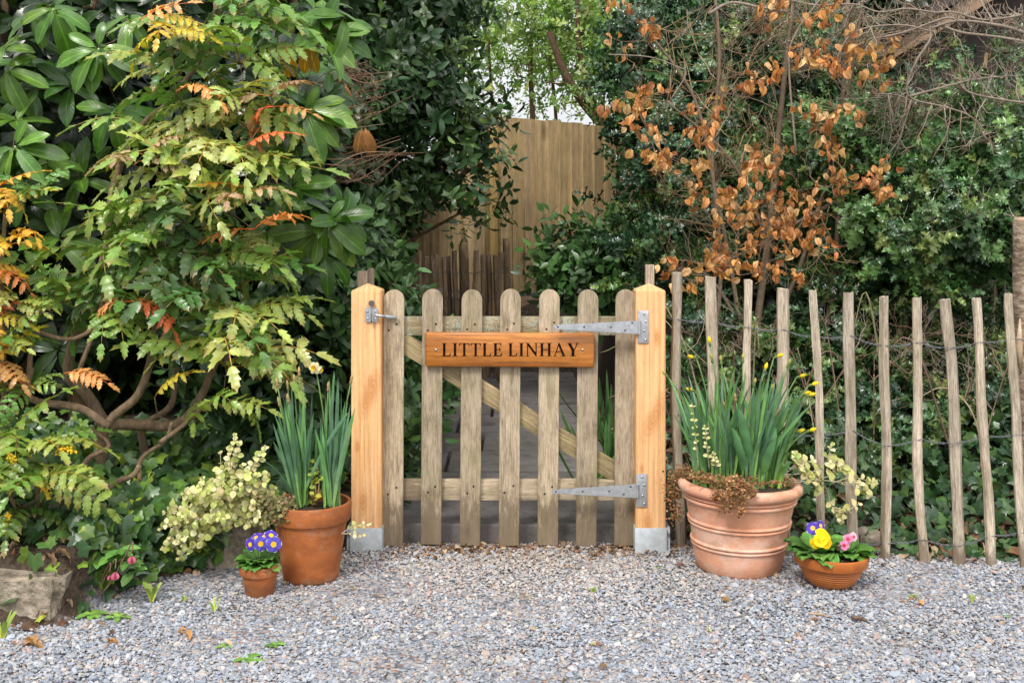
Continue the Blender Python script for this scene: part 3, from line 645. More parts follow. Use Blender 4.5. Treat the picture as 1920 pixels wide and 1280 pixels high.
for i, (xt, yt, xb, yb, wpx) in enumerate(pales):
    D = fD(xb); b = P(xb, yb, D); b[2] = -.02; t = P(xt, yt, fD(xt)); d = t-b; L = np.linalg.norm(d)
    a = Acc(); a.add(cleftT(wpx*1.06/F*D, L, 100+i)); me = a.mesh('pale', True); me.set_sharp_from_angle(angle=rad(28))
    o = obj('pale', me, M_pale, fence, tuple(b-fo)); o.rotation_euler = Vector(d).to_track_quat('Z', 'Y').to_euler(); o.rotation_euler = (o.rotation_euler[0], o.rotation_euler[1], 0)
    q = Vector((0, 0, 1)).rotation_difference(Vector(d)); o.rotation_mode = 'QUATERNION'; o.rotation_quaternion = q
wires = [[597, 601, 612, 617, 630, 628, 647, 640, 651, 640, 634, 630, 634, 640, 637, 632], [776, 786, 800, 812, 813, 805, 834, 821, 829, 815, 813, 810, 815, 820, 818, 812], [957, 968, 985, 1003, 1010, 1015, 1016, 1009, 1021, 1002, 995, 990, 996, 1000, 998, 994]]
for wy in wires:
    a = Acc(); pts = []
    for i, ((xt, yt, xb, yb, wpx), y) in enumerate(zip(pales, wy)):
        xx = xt+(xb-xt)*(y-yt)/(yb-yt); pts.append((xx, y))
    if wy is wires[0] or wy is wires[1]: pts = [(1250, wy[0]-6)]+pts
    for s_ in (0, 1):
        path_ = []
        for (xa, ya), (xb_, yb_) in zip(pts, pts[1:]):
            for t in np.linspace(0, 1, 18, endpoint=False):
                D = fD(xa+(xb_-xa)*t); p = P(xa+(xb_-xa)*t, ya+(yb_-ya)*t+5*math.sin(math.pi*t), D)
                near = abs(math.cos(math.pi*t))**6; side = (-1 if s_ == 0 else 1); half = .013
                phi = t*math.pi*9
                p[1] += near*half*side+(1-near)*.0026*math.cos(phi)*side; p[2] += (1-near)*.0030*math.sin(phi)*side
                path_.append(p)
        a.add(tubeT(path_, .0014, .0014, 5))
    a.build('wire', M_wire, fence)
# ---- log pole at right edge
D = 4.18; lg = empty('log_pole', (X(1933, D), D-4, 0), 'thick cut log pole with peeling bark standing at the right edge', 'pole')
a = Acc(); zt = Zp(412, D); pth = [(0, 0, 0), (.0, 0, .4), (-.014, 0, .75), (-.018, 0, zt)]; sp_ = smooth_path(pth, 12)
t = tubeT(sp_, .052, .046, 20, .035); a.add(t); obj('bark_shaft', a.mesh('bark_shaft'), M_polebark, lg)
bm = bmesh.new(); bmesh.ops.create_cone(bm, cap_ends=True, segments=18, radius1=.044, radius2=.040, depth=.012, matrix=Matrix.Translation((-.018, 0, zt+.004))); obj('cut_top', bm_mesh(bm, 'cut_top'), M_cap, lg)
a = Acc(); a.add(tubeT([(-.05, -.028, .60), (-.055, -.03, .7), (-.052, -.028, .80)], [.004, .012, .003], None, 7, .25)); obj('bare_patch', a.mesh('bare_patch'), M_cap, lg)

# ---- far paling fence behind the path
f2 = empty('paling_fence', (X(860, 8), 4.0, 0), 'old brown paling fence with a stout round post, in shade beyond the path', 'fence'); o2 = parent_loc(f2)
px = 772
i = 0
while px < 945:
    D = 8.0+R_.uniform(-.03, .03)-.3*(px-772)/170; wpx = R_.uniform(8.5, 13.5); top = R_.uniform(466, 482)
    if abs(px-869) > 15:
        b = P(px+R_.uniform(-5, 9), 560, D); b[2] = -.02; t = P(px, top, D); d = t-b
        a = Acc(); a.add(cleftT(wpx/F*D, np.linalg.norm(d), 300+i, .01)); me = a.mesh('pale'); me.set_sharp_from_angle(angle=rad(28))
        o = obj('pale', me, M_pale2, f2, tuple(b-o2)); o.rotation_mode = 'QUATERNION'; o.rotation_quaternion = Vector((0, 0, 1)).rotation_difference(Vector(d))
    px += wpx+R_.uniform(-1.5, 2.5); i += 1
for (px, top, wpx) in ((869, 458, 20), (949, 447, 15)):
    D = 7.85; b = P(px, 600, D); b[2] = 0; t = P(px, top, D)
    a = Acc(); a.add(tubeT(smooth_path([b-o2, (b+t)/2-o2+np.array((.01, 0, 0)), t-o2], 8), wpx/2/F*D, wpx*.46/F*D, 14, .04)); obj('round_post', a.mesh('round_post'), M_bark, f2)
for wy in (511, 560):
    a = Acc(); a.add(tubeT([P(x, wy+2*math.sin(x*.2), 7.93-.3*(x-772)/170)-o2 for x in np.arange(770, 950, 5)], .003, .003, 4)); obj('wire', a.mesh('wire'), M_wire, f2)

# ================================================================ closeboard fence
def board_panel(pa, Da, ta, pb, Db, tb, zb, label, bw=.105, kick=True, ncap=False):
    A = P(pa, ta, Da); B = P(pb, tb, Db); L = math.hypot(B[0]-A[0], B[1]-A[1]); ang = math.atan2(B[1]-A[1], B[0]-A[0])
    e = empty('board_fence', (A[0], A[1], 0), label, 'fence'); e.rotation_euler = (0, 0, ang)
    n = int(round(L/bw)); r2 = random.Random(int(pa))
    a = Acc(); 
    for k in range(n):
        x0 = k*L/n; x1 = (k+1)*L/n+.012; zt = A[2]+(B[2]-A[2])*(k+.5)/n+r2.uniform(-.01, .006)
        v = [(x0, -.026, zb), (x1, -.004, zb), (x1, .006, zb), (x0, .004, zb), (x0, -.026, zt), (x1, -.004, zt), (x1, .006, zt), (x0, .004, zt)]
        v = [(p_[0], p_[1]-(.0), p_[2]) for p_ in v]
        f = [(0, 1, 5, 4), (1, 2, 6, 5), (2, 3, 7, 6), (3, 0, 4, 7), (4, 5, 6, 7), (3, 2, 1, 0)]
        c = r2.uniform(.76, 1.12); a.add(T(v, f, None, (c, c*r2.uniform(.97, 1.02), c*r2.uniform(.9, 1.05))))
    obj('boards', a.mesh('boards', False), M_boards, e)
    bm = bmesh.new()
    for zr in (zb+.15, (zb+min(A[2], B[2]))/2, min(A[2], B[2])-.15): box_bm(bm, 0, L, .007, .05, zr, zr+.07, .003)
    obj('rails', bm_mesh(bm, 'rails', True), M_dark, e)
    if kick: boxo('gravel_board', (L, .03, .12), M_barge, e, (L/2, -.02, zb-.15), .003)
    boxo('fence_post', (.09, .09, A[2]-zb+.35), M_board, e, (-.02, .066, zb-.35), .004)
    return e
mm, nt_, n_, l_ = newmat('fence_boards')
M_boards = wood_mat('closeboard_timber', (.53, .395, .215), (.43, .31, .16), grain=30, stretch=.10, fine=.2, bump=.25, algae=(.6, (.25, .205, .11)), knots=(4.5, .17, (.13, .07, .035)), vary=0, wave=5., mottle=.16)
def add_attr(m):
    n, l = m.node_tree.nodes, m.node_tree.links; pb = [q for q in n if q.type == 'BSDF_PRINCIPLED'][0]; src = pb.inputs['Base Color'].links[0].from_socket
    at = N(n, 'ShaderNodeAttribute', attribute_name='Col'); l.new(mixc(n, l, 1., src, at.outputs[0], 'MULTIPLY'), pb.inputs['Base Color'])
add_attr(M_boards)
board_panel(936, 8.35, 217, 1152, 8.85, 238, .60, 'tall closeboard timber fence panel seen square on beyond the gate')
board_panel(700, 9.7, 330, 944, 8.42, 225, .60, 'closeboard fence panel running back to the left behind the dark laurel')
board_panel(1160, 9.0, 300, 1420, 10.6, 330, .55, 'closeboard fence panel glimpsed behind the shrubs right of the tall panel')
# ================================================================ outbuilding at top right
D = 6.9; ob = empty('garden_shed', (X(1850, D), D-4, 0), 'dark wooden shed with a pale sloping bargeboard, half hidden top right', 'shed')
oo = parent_loc(ob)
def q2(px_, py_, D=D): p = P(px_, py_, D)-oo; return (p[0], p[2])
bm = bmesh.new(); prism(bm, [q2(1690, 700), q2(2500, 700), q2(2500, -60), q2(1960, -60), q2(1690, 108)], 0, 1.8); obj('wall', bm_mesh(bm, 'wall'), M_dark, ob)
bm = bmesh.new(); prism(bm, [q2(1655, 118), q2(1655, 92), q2(1930, -80), q2(1930, -44)], -.22, -.19); obj('bargeboard', bm_mesh(bm, 'bargeboard'), M_barge, ob)
bm = bmesh.new(); prism(bm, [q2(1640, 96), q2(1640, 86), q2(1930, -96), q2(1930, -86)], -.26, 1.9); obj('roof', bm_mesh(bm, 'roof'), M_dark, ob)

# ================================================================ rocks on the left edge
def rock(name, loc, dims, seed, label, blocky=.0, sub=3):
    r2 = np.random.default_rng(seed); bm = bmesh.new(); bmesh.ops.create_cube(bm, size=2) if blocky else bmesh.ops.create_icosphere(bm, subdivisions=sub, radius=1)
    if blocky:
        bmesh.ops.bevel(bm, geom=list(bm.edges), offset=.16, segments=3, affect='EDGES'); bmesh.ops.subdivide_edges(bm, edges=bm.edges, cuts=4, use_grid_fill=True); bmesh.ops.triangulate(bm, faces=bm.faces)
    from mathutils import noise
    for v in bm.verts:
        n1 = noise.noise(v.co*1.3+Vector((seed, 0, 0))); n2 = noise.noise(v.co*4+Vector((seed, 5, 0))); n3 = noise.noise(v.co*11+Vector((seed, 5, 0)))
        v.co = v.co*(1+.17*n1+.07*n2+.03*n3)
    for v in bm.verts: v.co = Vector((v.co.x*dims[0]/2, v.co.y*dims[1]/2, v.co.z*dims[2]/2))
    o = obj(name, bm_mesh(bm, name, True), M_stone, None, loc); tag(o, label, 'rock', 'stones edging the left bed'); return o
rock('edging_stone', (-1.47, -.60, .045), (.33, .28, .19), 3, 'large squared sandstone block at the bottom left, with ivy on it', 1)
rock('edging_stone', (-.985, -.10, .04), (.26, .24, .23), 9, 'dark brown rock below the pale yellow shrub beside the small pot', 1)
rock('edging_stone', (-1.13, -.20, .02), (.14, .12, .11), 12, 'low brown stone under the ivy, right of the pink hellebore')
rock('edging_stone', (-1.21, -.36, .01), (.12, .12, .10), 15, 'small tan stone at the foot of the pink hellebore')
for k, (px_, py_, D_, s_) in enumerate([(1622, 985, 4.05, .05), (1640, 1005, 4.0, .07), (1660, 895, 4.3, .06), (1612, 880, 4.4, .05), (1400, 1040, 3.85, .03)][:4]):
    p = P(px_, py_, D_); p[2] = float(terrain(p[0], p[1]))+.02
    o = rock('field_stone', tuple(p), (s_*1.6, s_*1.3, s_*1.1), 30+k, ['pale grey stone low behind the palings, between the eighth and ninth stakes', 'whitish flat stone in the ivy at the foot of the ninth paling', 'tan stone in the dry leaves higher up the bank behind the palings', 'small brown stone on the bank behind the eighth paling'][k], 0, 2)
    o['group'] = 'stones behind the palings'
# ================================================================ pots
def lip(pts): return pts
def terracotta(name, px, D, prof, mat, label, soil_r, soil_z, tilt=(0, 0), wob=.004):
    x, y = X(px, D), D-4
    e = empty(name, (x, y, 0), label, 'plant pot', 'terracotta pots'); e.rotation_euler = (rad(tilt[0]), rad(tilt[1]), 0)
    lathe('pot_body', prof, mat, e, wob=wob)
    lathe('soil', [(soil_r, soil_z-.01), (soil_r*.97, soil_z), (soil_r*.5, soil_z+.008), (0, soil_z+.01)], M_soil, e, seg=32)
    return e
s1 = 3.68
pot_a = terracotta('flower_pot', 583, 3.68, [(0, 0.002), (.082, 0), (.0875, .004), (.0895, .012), (.116, .188), (.117, .193), (.1265, .1935), (.1285, .197), (.131, .245), (.1295, .2505), (.126, .252), (.1185, .250), (.1165, .243), (.112, .20), (.10, .19)], M_pot1, 'tall orange terracotta pot of daffodils beside the left gate post', .114, .222)
pot_b = terracotta('flower_pot', 487, 3.51, [(0, .001), (.041, 0), (.0425, .003), (.0535, .069), (.0595, .0695), (.0605, .072), (.0625, .0955), (.061, .0985), (.0575, .0985), (.0555, .094), (.053, .07)], M_pot1, 'smallest orange terracotta pot, holding the purple primrose', .054, .086)
big = [(0, .001), (.135, 0), (.1405, .006), (.150, .045), (.153, .0755)]
def band(r, z, dr=.006, h=.011): return [(r, z), (r+dr*.75, z+h*.18), (r+dr, z+h*.5), (r+dr*.75, z+h*.82), (r, z+h)]
big += band(.1535, .077)+band(.156, .0895)+[(.160, .13)]+band(.164, .146)+band(.1665, .1585)+[(.172, .19), (.178, .222)]+band(.181, .226, .007, .014)+band(.185, .2415, .006, .010)
big += [(.188, .2535), (.197, .257), (.204, .264), (.2065, .274), (.204, .285), (.196, .292), (.188, .293), (.181, .289), (.177, .28), (.17, .24), (.12, .22)]
pot_c = terracotta('flower_pot', 1384, 3.80, big, M_pot2, 'large pale terracotta planter with moulded ribs, right of the gate', .176, .270, (0, 1.2), .006)
bowl = [(0, .001), (.052, 0), (.055, .003)]
for k in range(9):
    t = k/9; z = .006+.066*t; r = .056+.046*(t**.62); r_n = .056+.046*(((k+1)/9)**.62); dz = .066/9
    bowl += [(r, z), (r+.0022, z+dz*.25), (r+.0024+(r_n-r)*.4, z+dz*.55), (r_n-.0006, z+dz*.92)]
bowl += [(.1045, .0725), (.1115, .0735), (.1130, .077), (.1175, .102), (.1165, .107), (.113, .1085), (.1085, .107), (.106, .10), (.10, .08)]
pot_d = terracotta('flower_pot', 1557, 3.60, bowl, M_pot3, 'wide ridged terracotta bowl of primroses at the far right of the pots', .104, .094, (0, 1.5))

# ================================================================ daffodils
def bladeT(base, tip, w, bow, seed=0, n=9, fold=.25):
    """ribbon from base to tip in world space"""
    base = np.asarray(base); tip = np.asarray(tip); d = tip-base; L = np.linalg.norm(d); out = np.array([d[0], d[1], 0]); out = out+np.array(bow)
    v, uv = [], []; sp = R_.uniform(-.5, .5)
    face = np.array((math.sin(sp*2.2), -math.cos(sp*2.2), 0)); side = nrm(np.cross(d/L, face))
    for i in range(n):
        t = i/(n-1); c = base+d*t+np.array(bow)*4*t*(1-t); hw = w/2*(1 if t < .72 else max(.03, math.cos((t-.72)/.28*math.pi/2)**.7))*(.75+.25*min(1, t*4))
        a = sp+.5*t; s_ = side*math.cos(a*.6)+nrm(np.cross(side, d/L))*math.sin(a*.6); nn = np.cross(s_, d/L)
        v += [c-s_*hw-nn*hw*fold, c, c+s_*hw-nn*hw*fold]; uv += [(0, t), (.5, t), (1, t)]
    f = []
    for i in range(n-1): a, b = 3*i, 3*i+3; f += [(a, a+1, b+1, b), (a+1, a+2, b+2, b+1)]
    c = np.repeat(np.linspace(0, 1, n), 3)[:, None]; c = (1-ss(c/.4))*np.array([[1.7, 1.45, .9]])+ss(c/.4)*np.array([[1., 1., 1.]])
    return T(v, f, uv, c)
def budT(L, r, open_=0):
    prof = [(0, .35), (.12, .55), (.3, .95), (.5, 1.), (.72, .75), (.9, .35), (1, .08)]
    v, f, uv = [], [], []; k = 8
    for i, (t, q) in enumerate(prof):
        for j in range(k): a = 2*math.pi*j/k; rr = r*q*(1+.08*math.cos(3*a)); v.append((rr*math.cos(a), rr*math.sin(a), t*L)); uv.append((j/k, t))
    for i in range(len(prof)-1):
        for j in range(k): f.append((i*k+j, i*k+(j+1) % k, (i+1)*k+(j+1) % k, (i+1)*k+j))
    f.append(tuple((len(prof)-1)*k+j for j in range(k)))
    return T(v, f, uv)
GREEN = [(.12, .28, .085), (.15, .33, .12), (.10, .235, .08), (.19, .37, .10)]
BLUEG = [(.10, .21, .12), (.12, .24, .14), (.08, .17, .10)]
def stem_with_bud(par, base, tip, kind, bow=(0, 0, 0), bdir=None, r=.0028):
    a = Acc(); base = np.asarray(base); tip = np.asarray(tip); pts = [base+(tip-base)*t+np.array(bow)*4*t*(1-t) for t in np.linspace(0, 1, 9)]
    a.add(tubeT(pts, r*1.1, r*.8, 7, 0, (.14, .26, .08))); st = a.build('flower_stem', M_daf, par)
    d = pts[-1]-pts[-2] if bdir is None else np.array(bdir); a = Acc(); Rm = frameZ([d])[0]
    a.add(budT(.022, .0052), Rm, [pts[-1]-nrm(d)*.003], 1, (.16, .24, .07) if kind != 'b' else (.34, .24, .12))
    if kind == 'y': a.add(budT(.026, .0068), Rm, [pts[-1]+nrm(d)*.010], 1, (.82, .62, .03))
    elif kind == 'g': a.add(budT(.022, .0056), Rm, [pts[-1]+nrm(d)*.012], 1, (.42, .40, .12))
    else: a.add(budT(.024, .0048), Rm, [pts[-1]+nrm(d)*.010], 1, (.50, .36, .17))
    a.build('bud', M_petal, st)
# right planter
dc = empty('daffodils', pot_c.location[:2]+(0.27,) if False else (pot_c.location[0], pot_c.location[1], .27), 'dense clump of daffodils in yellow bud, filling the large ribbed planter', 'daffodils', 'potted daffodils')
cx, cy = pot_c.location[0], pot_c.location[1]
a = Acc()
clumps = [(-.125, -.01, 20), (-.085, .06, 14), (-.03, -.03, 16), (.03, .05, 20), (.06, -.05, 20), (.115, -.02, 26), (.10, .07, 14), (-.02, .10, 12), (-.07, -.05, 10), (.02, -.08, 10)]
for (ox, oy, k) in clumps:
    for _ in range(k):
        b = np.array((cx+ox+R_.gauss(0, .013), cy+oy+R_.gauss(0, .013), .272)); L = R_.uniform(.22, .40) if ox < .09 else R_.uniform(.20, .36)
        ax, ay = ox*.62+R_.gauss(0, .045)+.01, oy*.6+R_.gauss(0, .08)-.02; tp = b+np.array((ax*L/.36, ay*L/.36, L*math.sqrt(max(.2, 1-(ax*ax+ay*ay)*2)))); tp[0] = min(max(tp[0], cx-.225+R_.uniform(0, .03)), cx+.20+R_.uniform(0, .03))
        a.add(bladeT(b, tp, R_.uniform(.007, .0125), (-ax*.16+R_.gauss(0, .006), -ay*.16, .0)), tint=tintv(GREEN+BLUEG, 1)[0])
for k in range(9):   # bent outer blades
    sx = R_.choice((-1, 1, 1)); b = np.array((cx+sx*R_.uniform(.1, .15), cy-R_.uniform(0, .08), .272)); tp = b+np.array((sx*R_.uniform(.02, .07), -R_.uniform(0, .12), R_.uniform(.05, .17)))
    a.add(bladeT(b, tp, .012, (0, 0, R_.uniform(.03, .07)), n=12), tint=tintv(GREEN, 1)[0])
# broad tulip leaves in the middle
for (px, py, tx, ty, w) in ((1410, 895, 1385, 765, .030), (1425, 895, 1450, 790, .034), (1400, 900, 1372, 800, .026)):
    a.add(bladeT(P(px, py, 3.74), P(tx, ty, 3.70), w, (0, -.02, 0), n=11, fold=.5), tint=(.085, .21, .085))
a.build('leaves', M_daf, dc)
for (px, py, k) in [(1253, 702, 'g'), (1332, 643, 'y'), (1306, 666, 'y'), (1353, 678, 'g'), (1393, 674, 'g'), (1451, 664, 'y'), (1433, 692, 'y'), (1476, 684, 'g'), (1493, 702, 'y'), (1516, 717, 'y'), (1502, 734, 'y'), (1511, 737, 'y'), (1303, 727, 'y'), (1413, 720, 'g'), (1444, 730, 'g'), (1380, 747, 'b'), (1361, 762, 'b'), (1452, 775, 'b'), (1490, 805, 'y'), (1512, 803, 'y'), (1336, 674, 'g')]:
    D = 3.8+R_.uniform(-.12, .10); tip = P(px, py+6, D); bx = cx+(tip[0]-cx)*.50+R_.gauss(0, .01)
    bdir = (-1, -.3, .35) if (px, py) in ((1306, 666), (1303, 727)) else ((1, -.3, .4) if px > 1485 or px in (1451,) else None)
    stem_with_bud(dc, (bx, cy+(D-3.8)*.6, .272), tip, k, (-(tip[0]-bx)*.2, 0, .02), bdir)
# left pot
da = empty('daffodils', (pot_a.location[0], pot_a.location[1], .22), 'two upright tufts of daffodil leaves with one white and yellow bloom', 'daffodils', 'potted daffodils')
a = Acc()
for (bpx, bpy_, x0, x1, ytop, k, D) in ((566, 948, 508, 602, 700, 44, 3.70), (622, 948, 588, 668, 690, 40, 3.66)):
    for _ in range(k):
        u = R_.random(); D2 = D+R_.uniform(-.05, .05); b = P(bpx+R_.uniform(-9, 9)+(u-.5)*22, bpy_+R_.uniform(-8, 8), D2)
        tx = x0+(x1-x0)*u; ty = ytop+abs(u-.5)*110+R_.uniform(0, 110); tp = P(tx, ty, D2+R_.uniform(-.06, .06))
        bow = ((tp[0]-b[0])*-.12+R_.gauss(0, .004), 0, 0)
        a.add(bladeT(b, tp, R_.uniform(.008, .013), bow), tint=tintv(BLUEG+GREEN[:2], 1)[0])
for (tx, ty) in ((487, 862), (500, 905), (520, 800), (656, 770)):
    a.add(bladeT(P(560, 948, 3.67), P(tx, ty, 3.58), .011, (0, 0, .03), n=11), tint=tintv(BLUEG, 1)[0])
a.build('leaves', M_daf, da)
for (px, py) in ((521, 722), (540, 727), (552, 716), (561, 702), (541, 752), (525, 758), (570, 760), (615, 730), (657, 716)):
    u = px < 600; b = P((566 if u else 622)+(px-(555 if u else 630))*.3, 948, 3.69)
    stem_with_bud(da, b, P(px, py+4, 3.69+R_.uniform(-.04, .04)), 'b', ((px-560)*-.0001, 0, 0), r=.0024)
def petalT(L, W, cup=.3):
    return leafT([(0, .12), (.15, .3), (.35, .46), (.6, .5), (.8, .42), (.93, .24), (1, .06)], W, fold=.12, bend=cup, wave=.06, wn=2)
def flower(par, name, c, face, petals, R0, col, centre_col, trumpet=None, edge=None, W=.95, notch=False, cup=.25, gap=1.):
    """petals in a ring around direction `face`"""
    a = Acc(); Fz = frameZ([face], 0.)[0]; pt = petalT(1, W, cup)
    if edge is not None:
        t = pt.uv[:, 1]; e = np.maximum(ss((t-.90)/.08), ss((np.abs(pt.uv[:, 0]-.5)-.40)/.1)*(t > .3)); pt = leafT([(0, .12), (.12, .3), (.3, .44), (.5, .5), (.68, .49), (.80, .43), (.88, .34), (.91, .29), (.97, .16), (1, .05)], W, fold=.12, bend=cup, wave=.06, wn=2)
        n = len(pt.v)//3; tt = pt.uv[:, 1]; c_ = np.tile(np.asarray(col, float), (len(pt.v), 1)); c_[tt > .93] = edge
        pt.c = c_
    for k in range(petals):
        az = 2*math.pi*k/petals+R_.uniform(-.08, .08); d = np.array((math.cos(az), math.sin(az), R_.uniform(.0, .25))); Rm = frameY([d], [(0, 0, 1)])[0]
        a.add(pt, Fz@Rm, [np.asarray(c)+Fz@(np.array((0, 0, .0006*(k % 2))))], R0, (1, 1, 1) if edge is not None else np.asarray(col)*R_.uniform(.88, 1.08))
    fl = a.build(name, M_petal, par)
    a = Acc()
    if trumpet:
        k = 14; v, uv = [], []
        for i, (r, z) in enumerate(((.45, 0), (.62, .4), (.78, .75), (1., 1.))):
            for j in range(k): an = 2*math.pi*j/k; rr = trumpet[0]*r*(1+(.10*math.cos(7*an) if i == 3 else 0)); v.append((rr*math.cos(an), rr*math.sin(an), z*trumpet[1])); uv.append((.3, .3))
        f = [(i*k+j, i*k+(j+1) % k, (i+1)*k+(j+1) % k, (i+1)*k+j) for i in range(3) for j in range(k)]
        a.add(T(v, f, uv), Fz, [c], 1, centre_col); a.build('trumpet', M_petal, fl)
    else:
        pt2 = petalT(1, 1.2, .1)
        for k in range(petals):
            az = 2*math.pi*(k+.5)/petals; Rm = frameY([(math.cos(az), math.sin(az), .15)], [(0, 0, 1)])[0]; a.add(pt2, Fz@Rm, [np.asarray(c)+Fz@np.array((0, 0, .0016))], R0*.36, centre_col)
        a.build('flower_eye', M_petal, fl)
    return fl
a = Acc(); b = P(617, 948, 3.68); tip = P(592, 690, 3.67); pts = [b+(tip-b)*t+np.array((.012*math.sin(math.pi*t), 0, .0)) for t in np.linspace(0, 1, 9)]
a.add(tubeT(pts, .003, .0023, 7, 0, (.14, .26, .08))); fs = a.build('flower_stem', M_daf, da)
flower(fs, 'daffodil_flower', tip+np.array((0, -.012, .002)), (-.25, -1, .15), 6, .021, (.80, .76, .50), (.86, .56, .03), (.0095, .016), W=.8)
flower(fs, 'daffodil_flower', tip+np.array((.012, -.004, -.005)), (.8, -.8, .0), 6, .014, (.80, .76, .50), (.86, .56, .03), (.007, .012), W=.8)
# yellow-green seedling between the tufts
def sprout(px, py0, py1, D, n, label, par=None, pal=((.34, .42, .04), (.28, .38, .05), (.45, .42, .06)), w=.02, spread=14, name='leafy_seedling', cat='seedling'):
    base = P(px, py0, D); e = empty(name, base, label, cat); lt = leafT([(0, .03), (.15, .3), (.4, .5), (.7, .42), (.9, .2), (1, .02)], .9, .15, .4); a = Acc(); s = Acc()
    for k in range(n):
        t = R_.random(); p = P(px+R_.uniform(-spread, spread)*(.3+.7*t), py0+(py1-py0)*t, D+R_.uniform(-.02, .02)); d = np.array((R_.uniform(-1, 1), R_.uniform(-1, .2), R_.uniform(-.1, .6)))
        a.add(lt, frameY([d], [(0, -.6, .8)])[0], [p], w*R_.uniform(.7, 1.2), tintv(pal, 1)[0])
        if k % 3 == 0: s.add(tubeT([base+np.array((R_.uniform(-.01, .01), 0, 0)), (base+p)/2+np.array((.004, 0, 0)), p], .0018, .001, 5, 0, (.30, .20, .08)))
    s.build('stem', M_twig, e); a.build('foliage', M_prim, e); return e
sprout(590, 948, 865, 3.665, 34, 'yellow-green leafy seedling between the two daffodil tufts in the tall pot')
# trailing plants
def trailer(name, pts_px, n, pal, label, size=.008, spread=.012, hang=True, mat=None, tube_col=(.25, .10, .06)):
    p0 = P(*pts_px[0][0]); e = empty(name, p0, label, 'trailing plant', None); a = Acc(); s = Acc(); lt = leafT([(0, .1), (.3, .5), (.7, .45), (1, .05)], .95, .2, .5)
    tot = 0
    for path_ in pts_px:
        q = smooth_path([P(*c) for c in path_], 6) if len(path_) > 2 else smooth_path([P(*path_[0]), P(*path_[1])], 8)
        s.add(tubeT(q, .0013, .0008, 4, 0, tube_col)); m = n//len(pts_px)
        idx = rng.uniform(0, len(q)-1.001, m); i0 = idx.astype(int); fr = (idx-i0)[:, None]; c = q[i0]*(1-fr)+q[i0+1]*fr+rng.normal(0, spread, (m, 3))*np.array((1, .7, .8))
        d = rng.normal(0, 1, (m, 3))+np.array((0, -.8, .0)); a.add(lt, frameY(d, np.tile((0, -.6, .8), (m, 1))), c, size*rng.uniform(.6, 1.3, m), tintv(pal, m, var=.3))
    s.build('stem', M_twig, e); a.build('foliage', mat or M_prim, e); return e
RED = ((.30, .10, .04), (.20, .12, .04), (.38, .17, .07), (.15, .13, .04), (.42, .24, .12))
OLV = ((.20, .20, .06), (.15, .16, .06), (.28, .24, .10), (.26, .16, .10))
trailer('trailing_thyme', [[(1290, 893, 3.70), (1330, 900, 3.64), (1360, 905, 3.61)], [(1360, 903, 3.62), (1385, 912, 3.60), (1372, 938, 3.575), (1352, 958, 3.585)], [(1375, 905, 3.6), (1395, 925, 3.575), (1388, 945, 3.58), (1390, 965, 3.585)], [(1350, 895, 3.66), (1420, 905, 3.62), (1490, 900, 3.66)], [(1380, 900, 3.61), (1405, 915, 3.575), (1412, 930, 3.58)], [(1300, 885, 3.78), (1340, 893, 3.72), (1420, 896, 3.70)], [(1330, 895, 3.67), (1345, 925, 3.61), (1340, 935, 3.60)], [(1370, 900, 3.61), (1365, 925, 3.58), (1350, 940, 3.58)], [(1365, 898, 3.62), (1380, 915, 3.575), (1372, 955, 3.58)]], 1700, RED, 'reddish thyme-like creeper spilling over the rim of the large ribbed planter', .0072, .0075)
trailer('trailing_thyme', [[(1300, 885, 3.80), (1275, 885, 3.80), (1262, 905, 3.82), (1258, 940, 3.85)], [(1290, 885, 3.85), (1270, 892, 3.84), (1265, 930, 3.86)], [(1262, 900, 3.83), (1266, 940, 3.85), (1270, 975, 3.86)]], 700, RED, 'dark red creeper hanging between the large planter and the right gate post', .0075, .014)
trailer('trailing_creeper', [[(560, 945, 3.62), (530, 940, 3.60), (505, 935, 3.62), (480, 925, 3.66)], [(545, 945, 3.61), (520, 950, 3.58), (512, 975, 3.58)], [(530, 942, 3.60), (535, 960, 3.57), (530, 975, 3.575)], [(500, 930, 3.65), (495, 955, 3.64), (480, 970, 3.66)]], 620, OLV, 'olive creeping plant spilling over the left rim of the tall orange pot', .011, .013)
